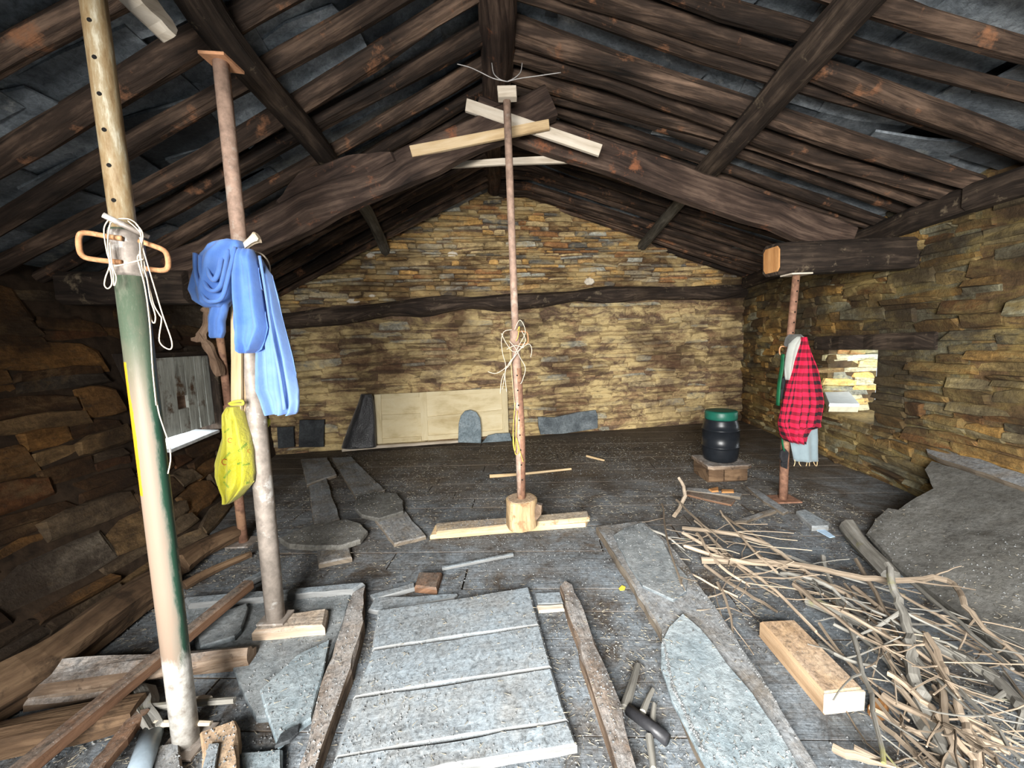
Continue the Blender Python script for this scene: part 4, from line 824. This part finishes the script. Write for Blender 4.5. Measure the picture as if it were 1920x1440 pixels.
# ---- barrel on its stand
BP = PZ(1362, 868, .155) + V((0, .1, 0)); D6 = BP.y
M['barrel'] = plain('dark_blue_plastic', (0.008, 0.0095, 0.012), .33, n=.15, bump=.05); M['lid'] = plain('green_lid', (0.008, 0.075, 0.05), .4, n=.2)
ba = empty('plastic_barrel', BP, 'dark blue plastic barrel with a green lid on a wooden stand', 'barrel')
br = (PY(1393, 830, D6) - PY(1330, 830, D6)).length / 2; bh = PY(1360, 782, D6).z - BP.z
prof = [(0, .80), (.03, .9), (.12, .96), (.30, 1.0), (.33, 1.0), (.335, 1.03), (.36, 1.03), (.365, 1.0), (.55, 1.02), (.72, 1.0), (.725, 1.03), (.75, 1.03), (.755, .99), (.86, .95), (.94, .88), (1.0, .84)]
n = 28; R = []; 
for h, r_ in prof: R.append([BP + V((br * r_ * math.cos(2*math.pi*k/n), br * r_ * math.sin(2*math.pi*k/n), h * bh)) for k in range(n)])
b = MB(); b.rings(R, [(h, [k / n for k in range(n + 1)]) for h, _ in prof]); b.build('barrel_body', M['barrel'], ba, smooth=True)
R = [[BP + V((br * r_ * math.cos(2*math.pi*k/n), br * r_ * math.sin(2*math.pi*k/n), bh + h)) for k in range(n)] for h, r_ in ((-.012, .86), (0.0, .88), (.05, .88), (.058, .84), (.058, .6))]
b = MB(); b.rings(R, [(i, [k / n for k in range(n + 1)]) for i in range(5)]); b.build('lid', M['lid'], ba, smooth=True)
stn = empty('wooden_stand', V((BP.x, BP.y, 0)), 'low wooden stand of short boards under the dark barrel', 'stand')
b = MB(); b.slab([BP + V((x, y, -.002)) for x, y in ((-.175, -.15), (-.14, -.17), (.14, -.17), (.18, -.14), (.17, .16), (-.17, .16))], .03, .004, rng=rng); b.build('top_board', M['rotten'], stn)
for x0, x1, m in ((-.16, -.045, 'log'), (-.03, .15, 'log')):
    b = MB(); b.board(V((BP.x + x0, BP.y, .065)), V((BP.x + x1, BP.y, .065)), .28, .12, nseg=3, jit=.004, rng=rng); b.build('leg_block', M[m], stn)
on_floor_slab('stand_chip', [(1328, 916), (1347, 912), (1348, 920), (1335, 921)], 0, .03, 'endgrain', 'left orange wood block in front of the barrel stand', 'wood block'); on_floor_slab('stand_chip', [(1352, 917), (1376, 917), (1377, 922), (1353, 922)], 0, .03, 'endgrain', 'right orange wood block in front of the barrel stand', 'wood block')
on_floor_slab('loose_board', [(1287, 914), (1330, 917), (1391, 925), (1388, 932), (1330, 924), (1287, 919)], 0, .02, 'board', 'narrow board lying in front of the barrel stand', 'board')
on_floor_slab('loose_board', [(1288, 921), (1330, 926), (1379, 936), (1371, 946), (1320, 935), (1288, 927)], 0, .014, 'brown', 'dark board lying nearest in front of the barrel stand', 'board')
on_floor_slab('loose_board', [(1399, 911), (1420, 917), (1478, 957), (1468, 962), (1430, 938)], 0, .018, 'board', 'board slanting from the barrel to the right prop', 'board')
on_floor_slab('loose_board', [(1376, 977), (1448, 953), (1456, 957), (1400, 976)], 0, .02, 'board', 'narrow board slanting up to the foot of the right prop', 'board')
on_floor_slab('loose_board', [(1492, 957), (1508, 954), (1556, 979), (1554, 986), (1522, 987)], 0, .03, 'greyboard', 'short grey board right of the right prop', 'board')
M['bluepaint'] = plain('blue_white_paper', (0.35, 0.48, 0.62), .6, n=.3)
on_floor_slab('paper_scrap', [(1531, 994), (1543, 990), (1566, 1006), (1556, 1008)], 0.004, .003, 'bluepaint', 'light blue paper scrap on the floor near the rough slab', 'paper', 0)
# white box on the window ledge
M['whitebox'] = plain('white_foam', (0.55, 0.59, 0.59), .7, n=.1); M['boxside'] = plain('cream_card', (0.55, 0.53, 0.40), .8, n=.15)
BX = xr(3.5) - .06; c0 = PX(1550, 735, BX); zb = PX(1560, 770, BX).z
corners = [PY(1546, 735, 3.74), PY(1592, 734, 3.74), PY(1612, 757, 3.40), PY(1555, 756, 3.40)]
bx = empty('foam_box', sum(corners, V()) / 4 - V((0, 0, .08)), 'flat white foam box lying on the ledge of the right niche', 'box')
b = MB(); b.slab(corners, .03, 0, rng=rng, bev=.003); b.build('lid', M['whitebox'], bx); b = MB(); b.slab([p + (sum(corners, V()) / 4 - p) * .03 - V((0, 0, .031)) for p in corners], .045, 0, rng=rng, bev=.003); b.build('tray', M['boxside'], bx)
b = MB(); b.slab([V((xr(NY0) - .03, NY0, NZ0)), V((xr(NY1) - .03, NY1, NZ0)), V((xr(NY1) + T, NY1, NZ0 + .005)), V((xr(NY0) + T, NY0, NZ0 + .005))], .04, .004, rng=rng); b.build('window_ledge', M['wall_right'], wall_right)
# ---- boards and stones, left middle
on_floor_slab('flat_stone', [(564, 861), (613, 857), (631, 889), (575, 908)], 0.0, .03, 'board', 'square dusty flat stone nearest the back wall on the left', 'stone')
on_floor_slab('floor_board', [(579, 911), (612, 896), (637, 972), (589, 985)], 0, .025, 'board', 'short board between the square stone and the left rounded slab', 'board')
on_floor_slab('rounded_slab', [(524, 1009), (556, 994), (592, 981), (650, 973), (678, 981), (689, 994), (675, 1011), (639, 1023), (592, 1024), (542, 1020)], .025, .03, 'bench', 'wide rounded slab lying across the left line of boards', 'slab')
on_floor_slab('floor_board', [(594, 1022), (656, 1017), (660, 1044), (597, 1057)], 0, .03, 'board', 'short board end sticking out below the wide rounded slab', 'board')
on_floor_slab('floor_board', [(622, 858), (658, 856), (722, 919), (667, 932)], 0, .025, 'board', 'long grey board running back from the smaller rounded slab', 'board')
on_floor_slab('rounded_slab', [(669, 930), (700, 922), (744, 924), (756, 938), (757, 958), (711, 972), (678, 965), (665, 952)], .025, .025, 'bench', 'smaller rounded slab on the second line of boards', 'slab')
on_floor_slab('floor_board', [(702, 972), (758, 956), (799, 1004), (739, 1019)], 0, .025, 'board', 'board running forward from the smaller rounded slab to the stump boards', 'board')
# boards under the stump
on_floor_slab('stump_board', [(806, 1003), (1098, 980), (1106, 966), (815, 984)], 0, .029, 'pale', 'lower pale board under the stump', 'board', .002)
on_floor_slab('stump_board', [(818, 996), (1105, 969), (1102, 958), (818, 981)], .029, .030, 'stump', 'upper dusty board directly under the stump', 'board', .002)
# loose sticks
def stick(name, px, r, mat, label, cat='stick', z=None, lump=.2, group=None, seg=7, sub=4):
    pts = []
    for q in px: pts.append(PZ(q[0], q[1], q[2] if len(q) > 2 else r))
    pts = spline(pts, sub) if len(pts) > 2 else [pts[0] + (pts[1] - pts[0]) * k / 6 for k in range(7)]
    n = len(pts); rad = [r * (1.05 - .35 * k / n) for k in range(n)] if not hasattr(r, '__len__') else r
    b = MB(); b.tube(pts, rad, seg, lump, rng); return b.build(name, M[mat], None, label, cat, group)
stick('floor_stick', [(918, 893), (990, 888), (1071, 879)], .013, 'pale', 'pale stick on the floor behind the centre prop')
stick('floor_stick', [(1100, 855), (1133, 863)], .011, 'pale', 'short pale stick far back on the floor right of centre')
b = MB(); b.board(PZ(829, 1066, .012), PZ(962, 1040, .012), .02, .016, nseg=6, jit=.003, rng=rng); b.build('lath', M['greyboard'], None, 'thin grey lath on the floor above the small brick', 'lath')
on_floor_slab('brick', [(785, 1072), (829, 1072), (819, 1103), (777, 1098)], 0, .035, 'brown', 'small brown brick at the upper edge of the trapdoor', 'brick', .001)
on_floor_slab('pale_lath', [(693, 1115), (777, 1092), (778, 1101), (700, 1123)], 0, .02, 'greyboard', 'pale lath pointing at the small brick', 'lath', .002)
on_floor_slab('pale_lath', [(702, 1121), (858, 1113), (852, 1120), (707, 1145), (690, 1142)], 0, .02, 'greyboard', 'grey wedge-shaped lath along the top edge of the trapdoor', 'lath', .002)
# ---- trapdoor
td = empty('trapdoor', PZ(850, 1280, 0), 'grey plank trapdoor lying on the floor in the foreground', 'trapdoor')
for q in ([(708, 1144), (992, 1100), (1012, 1170), (697, 1216)], [(696, 1220), (1013, 1173), (1034, 1248), (661, 1306)], [(660, 1310), (1035, 1252), (1066, 1348), (627, 1418)], [(625, 1423), (1067, 1352), (1082, 1392), (600, 1478)]):
    e = (PZ(*q[1]) - PZ(*q[0])).normalized(); on_floor_slab('plank', q, .006, .034, 'greyboard', None, None, .0025, parent=td, axis=e)
for q in ([(720, 1160), (745, 1156), (700, 1440), (655, 1446)], [(955, 1120), (980, 1116), (1055, 1380), (1020, 1386)]): on_floor_slab('batten', q, 0, .006, 'brown', None, None, .0, parent=td)
on_floor_slab('crosspiece', [(1003, 1112), (1050, 1110), (1056, 1130), (1008, 1132)], 0, .012, 'greyboard', 'narrow grey crosspiece right of the trapdoor corner', 'board'); on_floor_slab('crosspiece', [(1006, 1135), (1056, 1132), (1058, 1141), (1010, 1145)], 0, .014, 'pale2', 'short pale batten piece right of the trapdoor', 'batten')
# ---- rotten plank right of trapdoor
on_floor_slab('rotten_plank', [(1050, 1095), (1058, 1086), (1072, 1093), (1100, 1160), (1118, 1205), (1133, 1243), (1150, 1285), (1167, 1327), (1197, 1455), (1162, 1455), (1142, 1390), (1120, 1327), (1100, 1260), (1073, 1173)], 0, .05, 'rotten', 'long rotten plank with a ragged edge right of the trapdoor', 'plank', .006)
# ---- left foreground: framed slate, timbers
on_floor_slab('slate_hearth', [(343, 1124), (662, 1104), (640, 1177), (610, 1253), (588, 1330), (480, 1345), (430, 1240), (370, 1225)], 0.0, .022, 'slate', 'large grey slate sheet under the second prop', 'slate slab', .004)
fb = empty('slab_frame', PZ(640, 1260, 0), 'ragged rotten timber frame around the grey slate sheet', 'frame')
on_floor_slab('side_rail', [(662, 1108), (685, 1098), (679, 1183), (647, 1282), (615, 1370), (588, 1455), (555, 1455), (584, 1355), (610, 1253), (639, 1177)], 0, .06, 'rotten', None, None, .007, parent=fb)
on_floor_slab('top_rail', [(345, 1120), (684, 1092), (664, 1104), (352, 1132)], 0, .05, 'greyboard', None, None, .004, parent=fb)
on_floor_slab('pale_slate', [(520, 1262), (560, 1225), (618, 1198), (607, 1255), (584, 1345), (548, 1372), (520, 1396), (497, 1330), (487, 1292)], .024, .02, 'bluestone', 'pale triangular slate inside the timber frame', 'slate')
on_floor_slab('slate_chip', [(515, 1398), (525, 1375), (545, 1362), (562, 1357), (560, 1372), (543, 1388)], .045, .01, 'dark_slate', 'small dark pointed slate chip at the lower left', 'slate chip')
on_floor_slab('pale_slate', [(450, 1410), (530, 1402), (528, 1450), (450, 1455)], 0, .03, 'bluestone', 'square pale slate at the bottom edge left of the frame', 'slate')
on_floor_slab('dark_sheet', [(372, 1190), (408, 1150), (462, 1130), (465, 1138), (452, 1178), (440, 1192), (375, 1212)], .03, .02, 'slate', 'dark tilted slate between the batten and the timber block', 'slate')
for px, r, m, lab, z in (([(70, 1284), (180, 1268), (300, 1252), (400, 1236), (470, 1228)], .052, 'rotten', 'rotten horizontal timber crossing under the green prop', .05), ([(60, 1310), (150, 1302), (235, 1288)], .026, 'rotten', 'thin weathered timber below the rotten horizontal timber', .03)):
    stick('old_timber', [(a, c, z) for a, c in px], r, m, lab, 'timber', lump=.35, seg=10)
stick('old_timber', [(-60, 1400, .05), (60, 1372, .05), (180, 1350, .05), (262, 1332, .05)], .055, 'log', 'dark rough timber at the lower left corner', 'timber', lump=.35, seg=10)
b = MB(); b.board(PZ(20, 1462, .10), PZ(466, 1096, .115), .05, .045, nseg=12, jit=.002, rng=rng); b.build('long_batten', M['brown'], None, 'long brown batten slanting from the lower left corner', 'batten')
b = MB(); b.board(PZ(462, 1094, .03), PZ(505, 1072, .03), .05, .03, nseg=4, jit=.003, rng=rng); b.build('batten_end', M['greyboard'], None, 'grey board end above the tip of the long batten', 'board')
b = MB(); b.board(PZ(170, 1460, .06), PZ(264, 1340, .05), .045, .03, nseg=8, jit=.003, rng=rng); b.build('short_batten', M['brown'], None, 'shorter brown batten right of the long batten', 'batten')
M['pvc'] = plain('grey_pvc', (0.22, 0.27, 0.31), .4, n=.15, second=(0.30, 0.33, 0.34), secamt=.3)
b = MB(); b.tube([PZ(250, 1475, .04), PZ(268, 1425, .035), PZ(284, 1375, .03)], .030, 18, 0, rng); b.build('plastic_pipe', M['pvc'], None, 'grey plastic pipe at the bottom left', 'pipe', smooth=True)
on_floor_slab('short_plank', [(374, 1369), (441, 1345), (449, 1360), (446, 1465), (383, 1465)], 0, .07, 'block', 'thick pale plank end beside the foot of the green prop', 'plank', .003)
on_floor_slab('short_plank', [(288, 1398), (335, 1388), (345, 1465), (285, 1465)], 0, .03, 'board', 'dusty plank end left of the green prop foot', 'plank', .003)
on_floor_slab('short_plank', [(392, 1393), (411, 1392), (402, 1465), (372, 1465)], .071, .012, 'greyboard', 'small bluish board on top of the thick pale plank', 'board', .002)
on_floor_slab('wood_chip', [(362, 1307), (382, 1301), (399, 1304), (390, 1311), (366, 1315)], .04, .012, 'pale2', 'pale wood chip right of the green prop', 'wood chip')
stick('root_piece', [(262, 1290, .05), (270, 1312, .05), (268, 1330, .05), (280, 1350, .05), (290, 1368, .05)], .024, 'grey_twig', 'twisted grey root left of the green prop foot', 'root', lump=.6)
stick('dry_stick', [(290, 1357, .05), (340, 1355, .05), (396, 1356, .05)], .009, 'pale2', 'pale stick crossing behind the foot of the green prop')
stick('dry_stick', [(275, 1328, .045), (340, 1320, .045), (440, 1312, .045)], .014, 'grey_twig', 'grey stick crossing behind the green prop above the pale stick')
# logs along the left wall
stick('wall_foot_log', [(-80, 1340, .09), (60, 1258, .09), (160, 1186, .09), (240, 1130, .09), (296, 1098, .09)], [.095, .095, .095, .095, .092, .09, .088, .088, .086, .086, .084, .082, .082, .08, .08, .078, .075], 'log', 'thick brown log at the foot of the left wall', 'log', lump=.22, seg=14)
stick('wall_foot_log', [(332, 1062, .07), (380, 1030, .07), (442, 1000, .07)], .062, 'log', 'shorter lighter log at the foot of the left wall near the shutter', 'log', lump=.2, seg=12)
stick('wall_foot_batten', [(345, 1098, .03), (400, 1068, .03), (470, 1038, .03)], .022, 'log', 'thin brown pole lying beside the shorter log', 'pole')
# ---- right foreground: wide board with two slates
on_floor_slab('wide_board', [(1118, 986), (1205, 975), (1250, 1012), (1282, 1050), (1340, 1130), (1430, 1270), (1545, 1455), (1335, 1455), (1296, 1375), (1262, 1290), (1240, 1185), (1180, 1085)], 0, .045, 'board', 'wide dusty board with a brown edge under two slates', 'board', .004)
on_floor_slab('top_slate', [(1150, 1003), (1170, 990), (1204, 979), (1243, 1012), (1262, 1050), (1290, 1082), (1287, 1108), (1262, 1124), (1205, 1098), (1180, 1060)], .045, .012, 'slate', 'dark slate on the far end of the wide board', 'slate', .004)
on_floor_slab('top_slate', [(1280, 1150), (1313, 1177), (1363, 1243), (1413, 1300), (1460, 1370), (1505, 1455), (1335, 1455), (1290, 1370), (1258, 1310), (1240, 1250), (1240, 1205), (1255, 1175)], .045, .012, 'bluestone', 'large bluish slate on the near end of the wide board', 'slate', .004)
tb_ = empty('timber_offcut', PZ(1520, 1260, 0), 'sawn rectangular brown timber offcut lying beside the brush pile', 'timber')
TQ = [(1425, 1162), (1487, 1159), (1621, 1293), (1547, 1301)]
on_floor_slab('offcut_body', TQ, 0, .072, 'block', None, None, .001, parent=tb_, step=.3, axis=(PZ(1547, 1301) - PZ(1425, 1162)).normalized())
a_, c_ = PZ(1547, 1301, .072), PZ(1621, 1293, .072); nn = V((c_.y - a_.y, a_.x - c_.x, 0)).normalized(); nn = nn if nn.y < 0 else -nn
b = MB(); b.slab([a_ + nn * .004 - V((0, 0, .004)), c_ + nn * .004 - V((0, 0, .004)), V((c_.x, c_.y, .004)) + nn * .004, V((a_.x, a_.y, .004)) + nn * .004], .008, 0, n=nn, step=.5, rng=rng, bev=.001); b.build('end_face', M['blockend'], tb_, 'pale sawn end grain')
on_floor_slab('pebble', [(1628, 1318), (1640, 1306), (1658, 1304), (1668, 1315), (1662, 1330), (1640, 1334)], 0, .035, 'endgrain', 'small orange stone by the near end of the timber offcut', 'stone', .002)
# sticks right of the rotten plank
stick('charred_stick', [(1172, 1328, .02), (1184, 1290, .02), (1196, 1247, .015)], .015, 'grey_twig', 'short grey stick leaning right of the rotten plank'); stick('charred_stick', [(1205, 1335, .03), (1215, 1310, .02), (1224, 1293, .015)], .009, 'grey_twig', 'thin forked grey twig right of the short grey stick')
stick('charred_stick', [(1222, 1352, .02), (1226, 1320, .02)], .009, 'grey_twig', 'upright stub of grey stick above the black pipe'); stick('charred_stick', [(1218, 1380, .015), (1226, 1440, .015)], .011, 'grey_twig', 'short grey stick below the black pipe')
b = MB(); b.tube([PZ(1178, 1330, .02), PZ(1215, 1358, .02), PZ(1252, 1388, .018)], .018, 12, 0, rng); b.build('black_pipe', M['black'], None, 'short black tube lying right of the rotten plank', 'tube', smooth=True)
M['leaf'] = plain('yellow_leaf', (0.55, 0.42, 0.05), .8)
on_floor_slab('leaf', [(1160, 1103), (1166, 1097), (1173, 1100), (1171, 1106), (1163, 1107)], .002, .002, 'leaf', 'single yellow leaf on the floor left of the wide board', 'leaf', 0)
# ---- rough slab against the right wall
s0 = PZ(1622, 998, .05); s1_ = PX(1742, 862, 2.78); s2 = PZ(1915, 1262, .05); sn = (s1_ - s0).cross(s2 - s0).normalized(); sn = sn if sn.z > 0 else -sn
def on_slab(a, c, h=0): return PP(a, c, s0 + sn * h, sn)
b = MB(); b.slab([on_slab(a, c) for a, c in ((1746, 863), (1733, 879), (1749, 914), (1714, 932), (1681, 955), (1662, 952), (1638, 972), (1622, 998), (1665, 1048), (1730, 1100), (1830, 1180), (1960, 1295), (2080, 1180), (2060, 960), (1920, 916))], .05, .004, n=sn, rng=rng)
b.build('rough_slab', M['bench'], None, 'huge rough grey slab leaning low against the right wall', 'slab')
b = MB(); b.slab([on_slab(a, c, .03) for a, c in ((1734, 834), (1743, 829), (1920, 888), (2060, 935), (2060, 962), (1920, 914), (1755, 857), (1737, 848))], .035, .003, n=sn, rng=rng); b.build('slab_plank', M['board'], None, 'long board along the upper edge of the huge rough slab', 'board')
stick('slab_log', [(1592, 990, .05), (1625, 1030, .06), (1670, 1080, .07)], .045, 'grey_twig', 'grey weathered log along the lower edge of the rough slab', 'log', lump=.25, seg=10)
# ---- brush pile
G = 'dry branches in the brush pile'
def branch(px, r0, r1, mat, label, twigs=3, group=G, seed=0, name='dry_branch'):
    r = random.Random(seed); pts = spline([PZ(q[0], q[1], q[2]) for q in px], 4); n = len(pts)
    pts = [p + V((r.gauss(0, .003), r.gauss(0, .003), r.gauss(0, .002))) for p in pts]
    b = MB(); b.tube(pts, [r0 + (r1 - r0) * k / (n - 1) for k in range(n)], 7, .25, r)
    for _ in range(twigs):
        k = r.randrange(n // 4, n - 1); p = pts[k]; d = (pts[k + 1] - pts[k]).normalized(); a = r.choice((-1, 1)) * r.uniform(.5, 1.1)
        d = Matrix.Rotation(a, 3, 'Z') @ d; d.z += r.uniform(-.05, .35); L = r.uniform(.09, .30); q = [p]
        for s_ in range(4):
            d = (d + V((r.gauss(0, .11), r.gauss(0, .11), r.gauss(0, .06)))).normalized(); nx = q[-1] + d * L / 4
            nx.z = max(.008, nx.z); q.append(nx)
        rr_ = (r0 + (r1 - r0) * k / n) * .45; b.tube(q, [max(.0022, rr_ * (1 - .17 * s_)) for s_ in range(5)], 5, .2, r)
    return b.build(name, M[mat], None, label, 'branch', group)
MAIN = [
 ([(1313, 1048, .06), (1480, 1057, .10), (1597, 1080, .13), (1680, 1087, .15), (1773, 1087, .16), (1813, 1137, .15), (1847, 1180, .13), (1925, 1240, .12)], .014, .006, 'twig', 'long pale branch lying across the brush pile with its tip bent down', 4),
 ([(1663, 1057, .20), (1677, 1110, .17), (1697, 1160, .14), (1707, 1227, .11), (1717, 1287, .08), (1747, 1360, .05), (1800, 1455, .04)], .013, .024, 'grey_twig', 'thick mossy forked branch running down the middle of the brush pile', 4),
 ([(1280, 990, .05), (1380, 1003, .08), (1440, 1023, .09), (1493, 1060, .10), (1563, 1103, .10), (1653, 1152, .10)], .012, .007, 'twig', 'orange-brown branch along the far edge of the brush pile', 4),
 ([(1280, 1000, .05), (1347, 1037, .06), (1413, 1077, .07), (1467, 1120, .07), (1527, 1183, .06)], .010, .006, 'twig', 'slender branch ending above the timber offcut', 4),
 ([(1323, 1060, .03), (1397, 1110, .03), (1457, 1147, .03)], .008, .005, 'twig', 'short slender twig nearest the wide board', 2),
 ([(1513, 1127, .04), (1613, 1167, .05), (1677, 1197, .05)], .020, .018, 'grey_twig', 'stubby thick grey branch with broken ends in the brush pile', 1),
 ([(1710, 1187, .09), (1813, 1237, .09), (1873, 1280, .09), (1930, 1340, .09)], .020, .020, 'grey_twig', 'thick straight branch reaching the right edge of the brush pile', 3),
 ([(1740, 1190, .15), (1773, 1260, .13), (1800, 1327, .10), (1823, 1390, .08), (1836, 1455, .06)], .009, .012, 'twig', 'pale forked branch running down to the bottom edge', 5),
 ([(1667, 1260, .10), (1730, 1310, .09), (1780, 1370, .08), (1827, 1427, .07), (1850, 1460, .05)], .009, .008, 'twig', 'pale slender branch crossing toward the bottom right', 3),
 ([(1630, 1337, .03), (1697, 1397, .03), (1745, 1450, .03)], .008, .007, 'twig', 'pale twig near the small orange stone', 2),
 ([(1600, 1398, .02), (1690, 1445, .02)], .007, .006, 'twig', 'lowest pale twig at the bottom edge of the brush pile', 0),
 ([(1717, 1337, .04), (1760, 1393, .04), (1795, 1460, .04)], .024, .026, 'grey_twig', 'thick grey branch end at the bottom edge', 0),
 ([(1272, 896, .17), (1284, 918, .12), (1280, 942, .07), (1264, 968, .03)], .012, .014, 'twig', 'curved stick standing up at the far end of the brush pile', 0)]
for i, (px, r0, r1, m, lab, tw_) in enumerate(MAIN): branch(px, r0, r1, m, lab, tw_, seed=500 + i)
r = random.Random(4)
for i in range(62):
    t = r.random() ** .8; cx = 1250 + 600 * t; cy = 990 + 400 * t; o_ = r.gauss(0, 30 + 50 * t); cx += o_ * .75 + 20 * t; cy -= o_ * .75
    L = r.uniform(120, 320) * (.55 + .6 * t); a = math.radians(r.gauss(36 + 8 * t, 16)); z = r.uniform(.02, .07 + .08 * t); zz_ = max(.015, z + r.uniform(-.05, .05)); 
    px = [(cx - L/2 * math.cos(a), cy - L/2 * math.sin(a), z), (cx + r.gauss(0, 7), cy + r.gauss(0, 7), (z + zz_) / 2 + r.uniform(0, .02)), (cx + L/2 * math.cos(a), cy + L/2 * math.sin(a), zz_)]
    if 1400 < px[2][0] < 1600 and px[2][1] > 1150 and px[2][0] < 1640 or px[1][0] < 1560 and px[1][1] > 1170: continue
    branch(px, r.uniform(.005, .011), r.uniform(.003, .006), r.choice(('twig', 'twig', 'grey_twig')), 'thin dry branch among many in the brush pile', r.randrange(2, 6), seed=700 + i)
# surfaces lying on the floor, so that litter can rest on them
LV = []; LF = []
for o in list(COL.objects):
    if o.type == 'MESH' and (o.name.split('.')[0] in ('plank', 'top_slate', 'wide_board', 'rotten_plank', 'slate_hearth', 'side_rail', 'pale_slate', 'rounded_slab', 'floor_board', 'stump_board', 'rough_slab', 'short_plank')):
        n0 = len(LV); W_ = WL[o.name]; LV.extend(v.co + W_ for v in o.data.vertices); LF.extend(tuple(i + n0 for i in p.vertices) for p in o.data.polygons)
LB_ = BVHTree.FromPolygons(LV, LF)
def rest(x, y):
    h = LB_.ray_cast(V((x, y, .6)), V((0, 0, -1))); return h[0].z if h[0] is not None else 0.0
# ---- litter of straw and grit on the floor (nobody could count it)
b = MB(); r = random.Random(8)
for i in range(26000):
    x = r.uniform(-2.0, 2.3); y = .95 + 3.9 * r.random() ** 1.6; dens = mnoise.noise(V((x * 1.6, y * 1.6, 3)))
    if r.random() > .45 + dens * 1.1: continue
    if (V((x, y, 0)) - WA).dot(WN) < .2 or x < xl(y, 0) + .15 or (rest(x, y) > .01 and r.random() < .7): continue
    L = r.uniform(.005, .026); a = r.uniform(0, 6.28); w_ = r.uniform(.0005, .0011); d = V((math.cos(a), math.sin(a), 0)); s_ = V((-d.y, d.x, 0)) * w_; p = V((x, y, .0015 + rest(x, y))); n = len(b.v); q = p + d * L
    b.v.extend([p - s_, p + s_, q + V((0, 0, r.uniform(0, .006))), p + V((0, 0, .0025))]); 
    for f in ((0, 1, 3), (1, 2, 3), (2, 0, 3), (0, 2, 1)): b.face([n + k for k in f], [(0, 0)] * 3)
b.build('straw_litter', plain('straw', (0.20, 0.175, 0.13), .9, n=.5, scale=60), None, 'short straw and chaff strewn over the floor', 'straw', kind='stuff')
b = MB(); 
SEAMS = [((697, 1217), (1013, 1171)), ((660, 1309), (1035, 1250)), ((626, 1420), (1067, 1350)), ((1240, 1190), (1262, 1300)), ((1262, 1300), (1320, 1420)), ((1250, 1020), (1540, 1440))]
for i in range(47500):
    x = r.uniform(-2.0, 2.3); y = .95 + 3.6 * r.random() ** 1.7
    if i > 45000:
        A_, B_ = SEAMS[i % len(SEAMS)]; k = r.random(); q = PZ(A_[0] + (B_[0] - A_[0]) * k + r.gauss(0, 1.2), A_[1] + (B_[1] - A_[1]) * k + r.gauss(0, .8), .04); x, y = q.x, q.y
    if i <= 45000 and r.random() > .5 + 1.2 * mnoise.noise(V((x * 2.1, y * 2.1, 9))): continue
    if (V((x, y, 0)) - WA).dot(WN) < .2 or x < xl(y, 0) + .15: continue
    s_ = .001 + .004 * r.random() ** 3; p = V((x, y, .0008 + rest(x, y))); n = len(b.v); a = r.random() * 6
    b.v.extend([p + V((math.cos(a + k * 2.1) * s_, math.sin(a + k * 2.1) * s_, 0)) for k in range(3)] + [p + V((0, 0, s_ * 1.1))])
    for f in ((0, 1, 3), (1, 2, 3), (2, 0, 3), (0, 2, 1)): b.face([n + k for k in f], [(0, 0)] * 3)
b.build('floor_grit', plain('pale_grit', (0.15, 0.155, 0.155), .9, n=.7, scale=90), None, 'pale grit and wood dust scattered over the floor', 'grit', kind='stuff')
